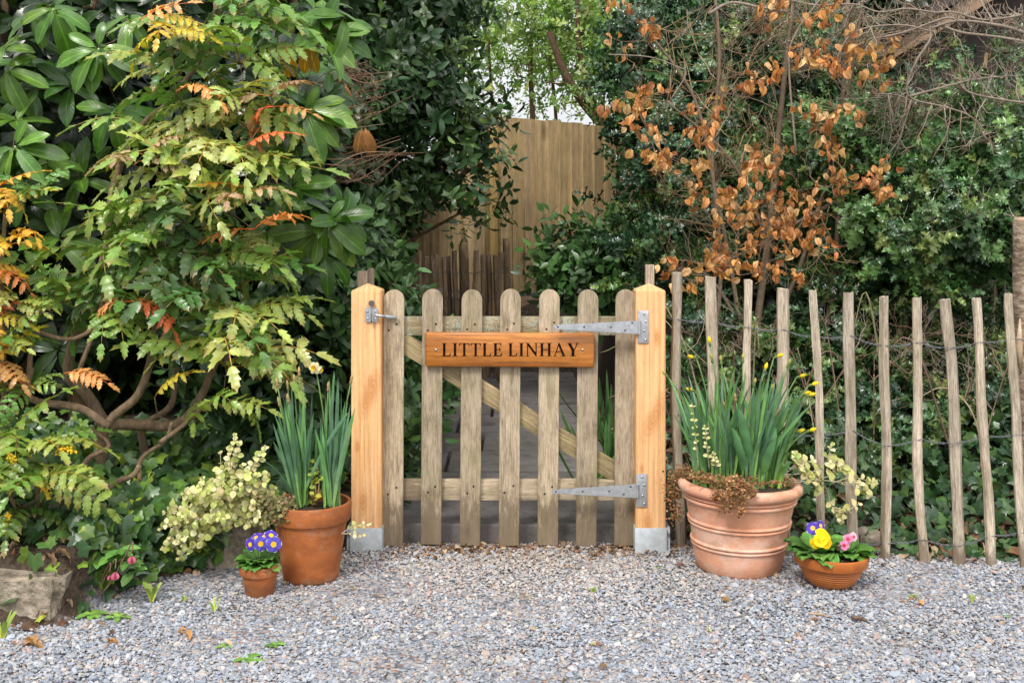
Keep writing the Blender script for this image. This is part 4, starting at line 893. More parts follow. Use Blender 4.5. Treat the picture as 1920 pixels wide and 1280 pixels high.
# ================================================================ primroses
def primrose(px, py, D, n, r, label, flowers, zoff=0, L=(.035, .055), par_pal=((.10, .24, .045), (.14, .30, .06), (.07, .17, .035)), lean=0., name='primrose', W=.85):
    c = P(px, py, D); e = empty(name, c, label, 'primrose', 'potted primroses'); a = Acc()
    lt = leafT([(0, .10), (.12, .16), (.3, .34), (.5, .47), (.68, .52), (.82, .46), (.93, .28), (1, .05)], W, .22, .9, wave=.035, wn=5)
    lt.v[:, 2] += .035*np.sin(lt.v[:, 0]*30)*np.sin(lt.v[:, 1]*24); lt = T(lt.v+np.array((.02, .01, .03))*np.sin(lt.v[:, 1:2]*37+lt.v[:, :1]*19), (lt.loops, lt.sizes), lt.uv)
    for k in range(n):
        az = 2*math.pi*k/n*1.0+R_.uniform(-.3, .3); up = R_.uniform(.1, .9) if k % 2 else R_.uniform(.7, 1.9)
        d = (math.cos(az)+lean, math.sin(az)-.25, up); a.add(lt, frameY([d], [(0, 0, 1)])[0], [c+np.array((math.cos(az)*r*.3, math.sin(az)*r*.3, zoff))], R_.uniform(*L), tintv(par_pal, 1)[0])
    a.build('leaves', M_prim, e)
    for (fx, fy, FD, face, R0, col, cc, edge) in flowers:
        p = P(fx, fy, FD); st = None
        fl = flower(e, 'flower', p, (face[0]+R_.gauss(0, .12), face[1], face[2]+R_.gauss(0, .12)), 5, R0, col, cc, None, edge, W=1.12, cup=R_.uniform(.0, .5))
        s = Acc(); s.add(tubeT([c+np.array((0, 0, zoff)), (c+p)/2+np.array((0, .004, .0)), p+np.array((0, .002, 0))], .0014, .0012, 5, 0, (.2, .28, .1))); s.build('flower_stalk', M_daf, fl)
    return e
PUR = (.085, .050, .42); PUR2 = (.11, .09, .52); WH = (.75, .72, .78); EY = (.90, .52, .02)
primrose(487, 1063, 3.505, 30, .045, 'purple primrose with yellow eyes and white-edged petals, in the smallest pot',
  [(489, 1019, 3.465, (-.1, -1, .25), .0235, PUR2, EY, WH), (513, 1020, 3.46, (.15, -1, .2), .0250, PUR2, EY, WH), (470, 1020, 3.475, (-.8, -1, .3), .0205, PUR, EY, WH), (480, 1008, 3.50, (-.3, -.5, 1), .020, PUR, EY, WH), (508, 1004, 3.49, (.4, -.6, .9), .022, PUR, EY, WH), (495, 1006, 3.50, (.1, -.5, 1), .018, (.12, .03, .25), EY, WH)], .012, (.045, .068))
YL = (.88, .62, .01); PK = (.72, .25, .46)
primrose(1530, 1048, 3.585, 26, .075, 'yellow and violet primroses on the left side of the ridged bowl',
  [(1538, 1013, 3.52, (-.2, -1, .35), .022, YL, (.85, .42, .01), None), (1545, 1008, 3.525, (.25, -1, .5), .023, YL, (.85, .42, .01), None), (1528, 1018, 3.525, (-.6, -1, .1), .018, YL, (.85, .42, .01), None), (1550, 1018, 3.52, (.5, -1, .1), .019, YL, (.85, .42, .01), None), (1524, 990, 3.56, (-.3, -1, .6), .022, PUR, (.85, .5, .1), WH), (1538, 985, 3.57, (.3, -.9, .6), .018, PUR, (.8, .5, .1), WH), (1540, 999, 3.54, (0, -.7, .8), .02, YL, (.85, .42, .01), None)], .02, (.065, .09), W=.80)
primrose(1592, 1048, 3.585, 22, .06, 'pink primrose with red centres on the right side of the ridged bowl',
  [(1583, 1022, 3.53, (-.4, -1, .2), .015, PK, (.55, .02, .05), (.75, .5, .6)), (1590, 1010, 3.55, (-.1, -1, .4), .016, PK, (.6, .05, .1), (.75, .5, .6)), (1600, 1006, 3.56, (.3, -1, .4), .015, (.75, .5, .6), (.6, .1, .15), (.8, .7, .72)), (1577, 1025, 3.54, (-.6, -1, 0), .011, PK, (.55, .02, .05), (.75, .5, .6))], .02, (.045, .07), ((.09, .22, .035), (.12, .28, .05)), .3)

# ================================================================ hellebore
hb = empty('hellebore', P(180, 1130, 3.42), 'hellebore with nodding dusky pink flowers at the edge of the left bed', 'hellebore')
a = Acc(); hp = parent_loc(hb); hp[2] = 0.02
lt = leafT([(0, .04), (.2, .2), (.5, .36), (.75, .28), (.9, .13), (1, .0)], .75, .2, .5)
for (px, py, k) in ((215, 1040, 8), (240, 1050, 8), (205, 1055, 6), (225, 1030, 5), (190, 1045, 5), (165, 1120, 7), (180, 1145, 6), (250, 1070, 4)):
    for j in range(k):
        az = R_.uniform(0, 6.3); d = (math.cos(az), math.sin(az)-.2, R_.uniform(-.4, .7)); a.add(lt, frameY([d], [(0, -.3, 1)])[0], [P(px, py, 3.42)], R_.uniform(.04, .07), tintv(((.10, .26, .05), (.14, .30, .06), (.09, .2, .05)), 1)[0])
a.build('leaves', M_prim, hb)
for (px, py) in ((216, 1072), (247, 1042), (206, 1078)):
    D = 3.38; p = P(px, py, D); s = Acc(); s.add(tubeT(smooth_path([hp, P((px+170)/2, 1090, 3.41), P(px, py-24, D), p+np.array((0, 0, .008))], 5), .0028, .0018, 6, 0, (.25, .16, .10))); st = s.build('flower_stem', M_twig, hb)
    f = Acc(); pt = petalT(1, 1.0, .5)
    for k in range(5):
        az = 2*math.pi*k/5; Rm = frameY([(math.cos(az)*.55, math.sin(az)*.55, -1)], [(math.cos(az), math.sin(az), .4)])[0]; f.add(pt, Rm, [p], .0235 if px != 206 else .015, np.array((.50, .13, .20))*R_.uniform(.85, 1.2))
    f.build('flower', M_petal, st)
# ================================================================ foliage
L_rho = leafT([(0, .012), (.06, .02), (.16, .11), (.32, .155), (.5, .18), (.68, .185), (.82, .15), (.92, .085), (1, .0)], .98, .30, .45, wave=.012, wn=2)
L_rho2 = leafT([(0, .012), (.06, .02), (.16, .11), (.32, .155), (.5, .18), (.68, .185), (.82, .15), (.92, .085), (1, .0)], .98, .22, .9, wave=.018, wn=1.5)
L_lau = leafT([(0, .02), (.15, .15), (.45, .21), (.8, .13), (1, .0)], 1, .28, .5)
L_lau2 = leafT([(0, .02), (.15, .17), (.45, .23), (.8, .13), (1, .0)], 1, .1, .9)
L_mah = [spinyT(1, .20, 3, .22, .30, .03, .72), spinyT(1, .215, 4, .35, .5, .03, .76), spinyT(1, .19, 4, .10, .7, .02, .76), spinyT(1, .205, 3, .55, .9, .05, .76)]
L_hol = [spinyT(1, .30, 3, .35, .5, .14, .45), spinyT(1, .27, 3, .5, .2, .16, .45), spinyT(1, .29, 4, .2, .8, .12, .5)]
L_bee = [leafT([(0, .04), (.12, .16), (.24, .22), (.36, .31), (.5, .29), (.62, .30), (.76, .20), (.88, .13), (1, .0)], 1, .95, 1.7, wave=.09, wn=3.5, twist=1.1), leafT([(0, .05), (.15, .22), (.4, .35), (.65, .30), (.85, .16), (1, .0)], 1, .45, 1.2, wave=.10, wn=3.6, twist=.9), leafT([(0, .05), (.15, .22), (.4, .34), (.65, .29), (.85, .15), (1, .0)], 1, .75, .7, wave=.11, wn=3.2, twist=-.8), leafT([(0, .05), (.15, .24), (.4, .36), (.65, .32), (.85, .18), (1, .0)], 1, .5, 1.3, wave=.09, wn=4, twist=.4)]
L_small = leafT([(0, .05), (.4, .30), (1, .0)], 1, .25, .4)
L_hel = leafT([(0, .06), (.15, .22), (.35, .38), (.6, .41), (.8, .31), (.93, .16), (1, .03)], 1, .25, .7, wave=.03, wn=2)
def ivyT(sc2=1., pt=1.):
    h_ = [(-.16, -.15), (-.36, -.17), (-.46, -.06), (-.42, .12), (-.52, .26), (-.54, .38), (-.40, .44), (-.27, .50), (-.17, .70*pt), (-.07, .88*pt)]
    out = [(0, 0)]+h_+[(0, .98*pt)]+[(-x, y) for x, y in h_[::-1]]
    v = [(0, .30, .05)]+[(x, y, -.10*abs(x)-.05*y*y) for x, y in out]; f = [(0, i+1, (i+1) % len(out)+1) for i in range(len(out))]
    return T(v, f, [(.5, .3)]+[(.5+x*.45, y) for x, y in out])
L_ivy = [ivyT(), ivyT(pt=.8)]
def rosette(leaves, k, el=(.2, 1.1), tilt=.0, sz=(.75, 1.1)):
    lst = []
    for i in range(k):
        az = i*2.399+R_.uniform(-.3, .3); e = R_.uniform(*el); d = (math.cos(az)*math.cos(e), math.sin(az)*math.cos(e), math.sin(e))
        ti = R_.uniform(.82, 1.15); lst.append((R_.choice(leaves), frameY([d], [(0, 0, 1)])[0], (0, 0, R_.uniform(-.12, .0)), R_.uniform(*sz), (ti, ti*R_.uniform(.96, 1.04), ti*.95)))
    return merge(lst)
def sprig(leaves, k, length=1., el=(.2, .9), sz=(.3, .42), stem=True, flat=False):
    lst = []
    for i in range(k):
        t = (i+.4)/k; az = (math.pi*i+R_.uniform(-.4, .4)) if flat else i*2.4+R_.uniform(-.4, .4); e = R_.uniform(*el) if i < k-1 else 1.4
        d = (math.cos(az)*math.cos(e), math.sin(az)*math.cos(e), math.sin(e)); ti = R_.uniform(.78, 1.2)
        bend = .12*math.sin(t*2); lst.append((R_.choice(leaves), frameY([d], [(0, 0, 1) if abs(d[2]) < .9 else (0, 1, .2)])[0], (bend*length, 0, t*length), R_.uniform(*sz)*(1.1-.3*t), (ti, ti*R_.uniform(.95, 1.05), ti*.95)))
    if stem: lst.append((tubeT([(0, 0, 0), (.08*length, 0, .5*length), (.12*length, 0, length)], .010, .004, 4), np.eye(3), (0, 0, 0), 1, (1.1, .75, .6)))
    return merge(lst)
def pinnate(leaves, pairs=5, droop=.9, lean=0.):
    """unit-length pinnate leaf along Y, drooping down -Z"""
    lst = []; pts = []
    for i in range(9):
        t = i/8; a = .25-droop*t; pts.append(a)
    pos = [np.zeros(3)]
    for i in range(8): pos.append(pos[-1]+np.array((lean*(i/8)**2*.3, math.cos(pts[i]), math.sin(pts[i])))*.88/8)
    pos = np.array(pos); lst.append((tubeT(pos, .009, .005, 4), np.eye(3), (0, 0, 0), 1, (1.5, .75, .5)))
    for p in range(pairs):
        t = .22+.70*p/(pairs-.2); k = t*8; i = int(k); c = pos[i]+(pos[min(i+1, 8)]-pos[i])*(k-i); dr = nrm(pos[min(i+1, 8)]-pos[max(i-1, 0)])
        for sx in (-1, 1):
            d = dr*.5+np.array((sx*.9, 0, R_.uniform(-.25, .08))); nn = np.cross(np.array((1., 0, 0)), dr)+np.array((R_.gauss(0, .28), 0, R_.gauss(0, .2)))
            ti = R_.uniform(.85, 1.18); lst.append((R_.choice(leaves), frameY([d], [nn])[0], c, R_.uniform(.23, .275)*(1.08-.3*abs(t-.45)), (ti, ti, ti*.95)))
    lst.append((leaves[0], frameY([pos[-1]-pos[-2]], [np.cross(np.array((1., 0, 0)), pos[-1]-pos[-2])])[0], pos[-1], .27, (1, 1, 1)))
    return merge(lst)
def twigs(nb, targets, pal, r=.0024, side=4, lmax=.55):
    A = np.array(nb.p)
    for t in targets:
        d = np.linalg.norm(A-t, axis=1); c = np.argsort(d)[:14]; k = R_.choice([int(i) for i in c]); b = A[k]; L = np.linalg.norm(t-b)
        if L > lmax: b = t+(b-t)*lmax/L; L = lmax
        if L < .04: continue
        dr = (t-b)/L; bow = nrm(rng.normal(0, 1, 3))*L*.10; col = np.array(R_.choice(pal))*R_.uniform(.7, 1.2); rr = min(r*(.6+L*1.6), nb.r[k]*.9+.0006)
        q = np.array([b+(t-b)*u+bow*math.sin(math.pi*u)+rng.normal(0, .004, 3)*(u > 0) for u in np.linspace(0, 1, 7)]); nb.a.add(tubeT(q, rr, .0008, 4, 0, col))
        for j in range(side):
            i = R_.randint(1, 5); sd = nrm(dr+nrm(rng.normal(0, 1, 3))*.8+np.array((0, 0, .15))); l = L*R_.uniform(.15, .42); q2 = [q[i], q[i]+sd*l*.5+rng.normal(0, .004, 3), q[i]+nrm(sd+np.array((0, 0, .3)))*l]
            nb.a.add(tubeT(q2, rr*.6, .0007, 3, 0, col))
class Nodes:
    """branch builder: each target is joined to the nearest earlier node"""
    def __init__(s, bases, r0, col=(1, 1, 1), rmin=.0015): s.p = [np.asarray(b, float) for b in bases]; s.r = [r0]*len(bases); s.a = Acc(); s.col = col; s.rmin = rmin
    def limb(s, pts, r0, r1, sides=8, rough=.05, col=None):
        q = smooth_path(pts, 5); s.a.add(tubeT(q, r0, r1, sides, rough, col or s.col)); rr = np.linspace(r0, r1, len(q))
        for a, b in zip(q, rr): s.p.append(a); s.r.append(b)
    def reach(s, targets, shrink=.72, wob=.12, sides=4, cap=None):
        s.base0 = s.p[0]; order = sorted(range(len(targets)), key=lambda i: np.linalg.norm(targets[i]-s.base0))
        for i in order:
            t = targets[i]; A = np.array(s.p); d = np.linalg.norm(A-t, axis=1)+.4*np.maximum(0, A[:, 2]-t[2]); k = int(np.argmin(d)); L = np.linalg.norm(t-A[k])
            if L < 1e-3: continue
            r = max(s.rmin, s.r[k]*shrink) if cap is None else max(s.rmin, min(cap, s.r[k]*shrink)); m = (A[k]+t)/2+rng.normal(0, wob*L*.5, 3)+np.array((0, 0, -.08*L)); q = smooth_path([A[k], m, t], 3)
            s.a.add(tubeT(q, r, max(s.rmin*.7, r*.6), sides, 0, s.col)); s.p += [q[3], q[-1]]; s.r += [r*.85, max(s.rmin, r*.6)]
    def build(s, name, mat, par): return s.a.build(name, mat, par)
def ell(cs, n, shell=.6, front=0.):
    """points in ellipsoids cs [(c, r)], returned with outward normals"""
    vol = np.array([r[0]*r[1]*r[2] for c, r in cs])**.8; k = rng.choice(len(cs), n, p=vol/vol.sum())
    d = nrm(rng.normal(0, 1, (n, 3))-np.array((0, front, 0))); rr = (rng.random(n)**(1/3.))*(1-shell)+shell*rng.uniform(.82, 1.08, n)
    C_ = np.array([c for c, r in cs])[k]; R3 = np.array([r for c, r in cs])[k]
    return C_+d*rr[:, None]*R3, nrm(d/R3), rr
def E(px, py, D, rx, ry, rd):   # ellipsoid given by picture radii and depth radius
    return (P(px, py, D), np.array((rx/F*D, rd, ry/F*D)))
def crown(par, name, mat, tmpls, cs, n, size, pal, wts=None, shell=.6, front=.3, up=.35, out=1., jitter=.5, var=.22, clump=0, zmin=None, csz=(.09, .08, .06)):
    p, nn, rr = ell(cs, n, shell, front); ctn = np.ones(n)
    if clump: # pull points towards cluster centres for uneven density
        c, cn, _ = ell(cs, clump, shell, front); k = rng.integers(0, clump, n); p = c[k]+rng.normal(0, 1, (n, 3))*np.asarray(csz); nn = nrm(cn[k]+nrm(p-c[k])*.8); ctn = rng.uniform(.7, 1.2, clump)[k]
    if zmin is not None:
        g = terrain(p[:, 0], p[:, 1])+zmin; keep = p[:, 2] > g; p, nn, ctn = p[keep], nn[keep], ctn[keep]; n = len(p)
    keep = p[:, 1] > -3.2; p, nn, ctn = p[keep], nn[keep], ctn[keep]; n = len(p)
    ax = nn*out+np.array((0, 0, up))+rng.normal(0, jitter, (n, 3)); a = Acc(); tv = rng.integers(0, len(tmpls), n); s = size[0]+(size[1]-size[0])*rng.random(n); c = tintv(pal, n, wts, var)*ctn[:, None]
    Rm = frameZ(ax)
    for i in range(len(tmpls)): q = tv == i; a.add(tmpls[i], Rm[q], p[q], s[q], c[q])
    a.build(name, mat, par); return p
DARKG = [(.050, .105, .035), (.035, .08, .028), (.075, .135, .045), (.06, .10, .05)]
LAUP = [(.045, .098, .036), (.03, .07, .03), (.072, .14, .045), (.11, .18, .055)]
MAHP = [(.14, .265, .05), (.10, .225, .05), (.20, .32, .065), (.31, .40, .085), (.38, .42, .13), (.07, .17, .05)]
YEL = [(.62, .46, .04), (.48, .42, .05), (.70, .40, .05)]
ORG = [(.70, .26, .08), (.75, .34, .12), (.62, .15, .06), (.55, .30, .10)]
BRW = [(.42, .30, .18), (.36, .24, .14)]

# ---- mahonia
def mahonia(e, tips, limbs, size=.235, k=9, seed=1):
    temps = [pinnate(L_mah, 5, .9), pinnate(L_mah, 5, 1.4, .5), pinnate(L_mah, 4, .6, -.4), pinnate(L_mah, 6, 1.1, -.7), pinnate(L_mah, 5, 1.8, .2), pinnate(L_mah, 4, 1.3, -.3)]
    a = Acc(); nb = Nodes([limbs[0][0][0]], .02)
    for (pts, r0, r1) in limbs: nb.limb(pts, r0, r1, 9, .10)
    tg = [t for t, pal, kk, s in tips]; nb.reach(tg, .5, .10, 5, .006)
    for (t, pal, kk, s) in tips:
        m = kk or k
        for i in range(m):
            az = i*2.399+R_.uniform(-.25, .25); el = R_.uniform(-.25, .75); d = np.array((math.cos(az)*math.cos(el), math.sin(az)*math.cos(el)*.9-.25, math.sin(el)))
            if d[1] > .35 and R_.random() < .55: continue
            Rm = frameY([d], [(R_.gauss(0, .3), -.35+R_.gauss(0, .3), 1)])[0]; c = tintv(pal, 1, var=.2)[0]
            a.add(R_.choice(temps), Rm, [t], size*s*R_.uniform(.8, 1.15), c)
    a.build('foliage', M_mah, e); nb.build('branches', M_bark, e)
    return tg
e = empty('mahonia_shrub', P(200, 860, 4.2), 'tall mahonia with gnarled brown stems and spiny green leaves, largest shrub on the left', 'shrub')
G1 = MAHP; G2 = MAHP[:3]+[(.09, .18, .06)]; OL = MAHP[2:5]
raw = [(380, 55, 4.0, G2), (440, 20, 4.0, G2), (330, 140, 3.95, G1), (450, 120, 3.9, G2), (480, 70, 4.0, G2), (430, 200, 3.85, OL), (350, 205, 3.9, G1), (455, 195, 3.95, G2), (300, 260, 3.95, OL), (395, 275, 3.8, OL), (450, 320, 3.85, G1), (350, 340, 3.85, OL), (410, 380, 3.8, OL), (300, 380, 4.0, G1), (250, 430, 4.0, G2), (360, 430, 3.9, G2), (215, 500, 3.95, G2), (290, 480, 3.85, G2), (345, 500, 3.9, G2), (420, 480, 3.9, G1), (245, 560, 3.9, G2), (200, 585, 3.85, G2), (390, 570, 3.85, G1), (450, 540, 3.9, G1), (450, 600, 3.9, OL), (420, 640, 3.85, G1), (425, 690, 3.85, OL), (130, 560, 3.95, G2), (470, 250, 4.0, G1), (440, 440, 4.0, G1)]
tips = [(P(x, y, D), pal, None, R_.uniform(.85, 1.1)) for x, y, D, pal in raw]
for (x, y, pal, kk) in ((262, 38, ORG, 2), (290, 30, YEL, 2), (330, 172, ORG, 1), (505, 180, BRW, 2), (515, 200, ORG, 2), (455, 280, ORG, 2), (440, 385, BRW, 3), (475, 430, ORG, 2), (120, 700, ORG, 1), (235, 565, ORG, 2), (250, 310, BRW, 3), (270, 290, BRW, 2), (290, 745, YEL, 1), (365, 350, YEL, 1), (410, 760, OL, 4), (310, 60, YEL, 3)):
    tips.append((P(x, y, 3.74), pal, kk, .62))
def PL(lst, D): return [P(x, y, D+(d[0] if d else 0)) for x, y, *d in lst]
limbs = [(PL([(185, 905), (190, 850), (205, 790), (262, 735), (288, 640), (290, 560), (285, 470)], 3.95), .021, .008),
 (PL([(190, 870), (200, 800), (330, 795), (375, 745), (408, 670)], 4.05), .024, .012),
 (PL([(200, 800), (160, 735), (128, 700), (150, 600), (200, 470), (205, 400), (222, 320), (262, 240), (318, 192)], 4.1), .022, .010),
 (PL([(205, 800), (150, 765), (60, 748), (55, 700), (60, 640)], 3.85), .016, .008),
 (PL([(150, 690), (185, 600), (172, 618), (135, 635), (90, 628), (57, 608), (58, 588), (80, 586), (86, 593)], 3.82), .008, .005),
 (PL([(198, 540), (188, 580), (172, 618)], 3.82), .006, .008),
 (PL([(300, 830), (340, 800), (385, 760), (410, 755)], 3.9), .010, .006),
 (PL([(255, 905), (270, 850), (268, 800), (320, 760), (330, 690)], 4.15), .018, .010),
 (PL([(318, 192), (370, 120), (395, 60), (440, -30)], 4.1), .012, .008),
 (PL([(380, 110), (405, 30), (400, -40)], 4.05), .012, .010),
 (PL([(150, 900), (165, 860), (205, 835), (170, 800)], 3.9), .012, .006),
 (PL([(262, 905), (265, 860), (310, 825), (322, 790)], 3.9), .009, .006),
 (PL([(205, 920), (215, 905), (250, 890), (262, 872)], 3.72), .011, .009), (PL([(430, 700), (400, 560), (380, 400)], 4.2), .012, .008)]
mahonia(e, tips, limbs, .325, 6)
e = empty('mahonia_shrub', P(10, 900, 3.8), 'yellow and orange turning mahonia at the left edge of the picture', 'shrub')
tips = [(P(x-28, y-12, 3.75), pal, kk, s*.72) for x, y, pal, kk, s in ((15, 370, YEL, 6, .9), (40, 400, YEL, 5, .8), (45, 470, YEL+MAHP[:2], 6, .9), (10, 520, ORG+YEL, 5, .8), (5, 620, ORG+YEL, 6, .9), (40, 650, MAHP[:4], 7, .9), (15, 690, ORG+YEL, 7, .9), (-15, 720, ORG, 6, .9), (60, 580, MAHP, 6, .8), (-20, 450, YEL, 6, .9), (80, 745, MAHP[:3], 5, .8), (90, 380, MAHP[1:3], 6, .8), (-60, 550, YEL, 8, 1), (-80, 680, ORG, 8, 1))]
mahonia(e, tips, [(PL([(0, 920), (5, 800), (8, 700), (2, 540), (10, 400)], 3.85), .012, .006), (PL([(3, 780), (50, 720), (62, 690)], 3.85), .009, .005), (PL([(3, 760), (-60, 650), (-60, 560)], 3.9), .009, .005)], .29, 6)
e = empty('mahonia_shrub', P(60, 1030, 3.6), 'low glossy mahonia with yellow flower spikes above the sandstone block', 'shrub')
LM = [(.11, .20, .03), (.17, .26, .04), (.08, .16, .03), (.24, .30, .06)]
tips = [(P(x, y, D), LM, kk, s) for x, y, D, kk, s in ((10, 830, 3.6, 6, .9), (55, 850, 3.5, 6, .9), (85, 905, 3.45, 7, .9), (10, 910, 3.5, 6, .9), (40, 950, 3.5, 4, .7), (-40, 880, 3.5, 8, 1))]
mahonia(e, tips, [(PL([(60, 1040), (70, 960), (70, 880)], 3.6), .009, .005), (PL([(60, 1020), (20, 930), (15, 840)], 3.6), .008, .005), (PL([(65, 1000), (120, 930), (130, 880)], 3.6), .007, .004)], .29, 6)
a = Acc(); s_ = Acc()
for (x0, y0, x1, y1) in ((95, 850, 140, 845), (20, 960, 12, 985), (70, 905, 92, 930), (15, 850, 30, 880)):
    q = smooth_path([P(x0, y0, 3.42), P((x0+x1)/2, (y0+y1)/2-4, 3.40), P(x1, y1, 3.40)], 8); s_.add(tubeT(q, .0015, .001, 4, 0, (.3, .25, .08)))
    for p in q[4:]:
        for k in range(3): a.add(budT(.008, .0035), frameZ(rng.normal(0, 1, 3))[0], [p+rng.normal(0, .004, 3)], 1, (.75, .52, .03))
    fl = a.build('flower_spike', M_petal, e); s_.build('stalk', M_twig, fl); a = Acc(); s_ = Acc()
# ---- rhododendron, left
RHO = [(.045, .115, .015), (.06, .145, .02), (.036, .095, .016), (.085, .18, .026)]; RHD = [(.014, .036, .009), (.010, .026, .008), (.024, .055, .012)]  # RHD: same leaves deeper in, with the inner shade put into their colour
ros = [rosette([L_rho, L_rho2], k, el) for k, el in ((8, (-.5, .8)), (7, (-.7, .3)), (9, (-.3, 1.0)), (7, (-.6, .5)))]
def rhodo(par, spots, size, limbs, dark=None, nd=0):
    a = Acc(); nb = Nodes([limbs[0][0][0]], .03, (.8, .7, .6)); tg = []
    for (pts, r0, r1) in limbs: nb.limb(pts, r0, r1, 10, .06, (.8, .7, .6))
    for (x, y, D, s, ax) in spots:
        p = P(x, y, D); tg.append(p); a.add(R_.choice(ros), frameZ([(ax[0]*1.2, ax[1]*.75, ax[2]+.55)])[0], [p], size*s, tintv(RHO, 1, var=.1)[0])
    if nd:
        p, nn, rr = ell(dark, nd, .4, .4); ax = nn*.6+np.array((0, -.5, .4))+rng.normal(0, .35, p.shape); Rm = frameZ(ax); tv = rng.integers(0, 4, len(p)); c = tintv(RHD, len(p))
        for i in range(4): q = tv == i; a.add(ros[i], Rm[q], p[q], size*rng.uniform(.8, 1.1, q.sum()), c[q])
        tg += list(p[::2])
    nb.reach(tg, .6, .1, 5, .008); a.build('foliage', M_rho, par); nb.build('branches', M_bark, par)
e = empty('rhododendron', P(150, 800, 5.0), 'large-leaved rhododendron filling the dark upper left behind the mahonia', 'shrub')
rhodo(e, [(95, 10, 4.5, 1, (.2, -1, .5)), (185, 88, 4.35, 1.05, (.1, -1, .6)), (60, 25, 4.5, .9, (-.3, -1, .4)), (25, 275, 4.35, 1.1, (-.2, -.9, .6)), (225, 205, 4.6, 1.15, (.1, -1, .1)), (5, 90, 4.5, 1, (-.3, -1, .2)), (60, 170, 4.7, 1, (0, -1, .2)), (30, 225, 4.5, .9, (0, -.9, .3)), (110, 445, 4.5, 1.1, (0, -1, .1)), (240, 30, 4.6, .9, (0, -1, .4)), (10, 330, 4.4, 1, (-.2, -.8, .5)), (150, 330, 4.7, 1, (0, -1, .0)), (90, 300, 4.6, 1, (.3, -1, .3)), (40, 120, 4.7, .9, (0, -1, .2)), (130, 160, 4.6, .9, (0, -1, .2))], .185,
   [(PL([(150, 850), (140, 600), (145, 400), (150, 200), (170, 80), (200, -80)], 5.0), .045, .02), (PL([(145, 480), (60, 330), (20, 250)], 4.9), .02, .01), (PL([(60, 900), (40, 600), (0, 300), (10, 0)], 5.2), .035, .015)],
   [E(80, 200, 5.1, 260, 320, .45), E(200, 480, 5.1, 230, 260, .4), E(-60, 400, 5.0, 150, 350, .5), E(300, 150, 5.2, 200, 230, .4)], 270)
HERO = {'L': [(185, 92, 4.3, [(195, 1), (228, 1.1), (0, .95), (-50, .9), (-22, 1), (80, .6), (150, .7), (255, .7)]), (28, 275, 4.3, [(-8, 1.1), (-42, 1), (-110, .8), (22, .8), (200, .8), (60, .6)]), (215, 208, 4.5, [(225, 1.1), (-82, 1), (-28, .9), (170, .9), (40, .6)]), (100, 18, 4.4, [(-75, 1.3), (-150, .9), (-20, .9), (190, .8), (250, .8), (60, .7)]), (10, 130, 4.5, [(-60, 1.1), (-20, 1), (-100, .9), (30, .7)]), (35, 350, 4.6, [(-30, 1), (20, .8), (-90, .9), (200, .7)])],
 'R': [(572, 206, 4.0, [(-15, 1.1), (-38, 1.0), (-68, 1.15), (-112, .9), (-140, .85), (6, .95), (22, .8), (60, .5)]), (600, 62, 4.1, [(-10, 1.2), (22, 1.1), (-45, 1), (-28, .8), (8, 1), (95, .8), (60, .8), (200, .8)]), (545, 350, 4.0, [(15, .9), (-35, .95), (-88, 1), (-112, .8), (190, .8), (130, .7), (45, .8), (-15, .8)]), (615, 415, 3.98, [(18, .9), (-36, 1), (-66, 1.05), (-106, .9), (-18, .9), (60, .5)]), (520, 60, 4.15, [(100, .8), (60, .8), (30, .9), (150, .8)]), (535, 225, 4.08, [(-95, 1.0), (-120, .9), (-70, .9)])]}
def hero(par, key):
    for (x, y, D, lv) in HERO[key]:
        a = Acc(); st = Acc()
        c = P(x, y, D); st.add(tubeT([c+np.array((-.04, .16, -.10)), c+np.array((-.01, .05, -.02)), c], .005, .004, 6, 0, (.5, .6, .25)))
        for (an, sc3) in lv:
            an = rad(an+R_.uniform(-6, 6)); d = np.array((math.cos(an), R_.uniform(-.45, .1), math.sin(an))); nn = np.array((R_.gauss(0, .25), -1, .55+R_.gauss(0, .2)))
            a.add(R_.choice([L_rho, L_rho2]), frameY([d], [nn])[0], [c+d*.01], .175*sc3, tintv([(.060, .145, .016), (.078, .175, .020), (.048, .12, .016), (.11, .21, .028)], 1, var=.15)[0])
        f = a.build('leaf_whorl', M_rho, par); st.build('leaf_stalk', M_twig, f)
hero(e, 'L')
e = empty('rhododendron', P(560, 800, 4.9), 'bright glossy rhododendron with large fresh leaves, above the left gate post', 'shrub')
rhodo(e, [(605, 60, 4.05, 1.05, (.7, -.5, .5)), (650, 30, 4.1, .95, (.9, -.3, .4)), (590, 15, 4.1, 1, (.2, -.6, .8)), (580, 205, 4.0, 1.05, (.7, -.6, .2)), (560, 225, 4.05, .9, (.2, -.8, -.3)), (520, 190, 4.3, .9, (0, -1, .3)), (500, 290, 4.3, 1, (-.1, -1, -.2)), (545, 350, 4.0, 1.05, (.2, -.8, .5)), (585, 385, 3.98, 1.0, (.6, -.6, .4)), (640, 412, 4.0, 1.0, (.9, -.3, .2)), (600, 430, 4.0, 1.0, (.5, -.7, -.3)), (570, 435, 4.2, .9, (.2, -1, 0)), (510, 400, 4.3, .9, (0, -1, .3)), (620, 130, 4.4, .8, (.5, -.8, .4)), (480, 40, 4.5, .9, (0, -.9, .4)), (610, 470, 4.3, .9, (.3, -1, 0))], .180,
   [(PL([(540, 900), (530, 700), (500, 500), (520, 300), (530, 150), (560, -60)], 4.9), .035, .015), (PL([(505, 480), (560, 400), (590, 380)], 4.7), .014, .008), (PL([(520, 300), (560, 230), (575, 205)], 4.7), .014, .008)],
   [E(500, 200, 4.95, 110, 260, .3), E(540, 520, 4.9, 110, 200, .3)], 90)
hero(e, 'R')
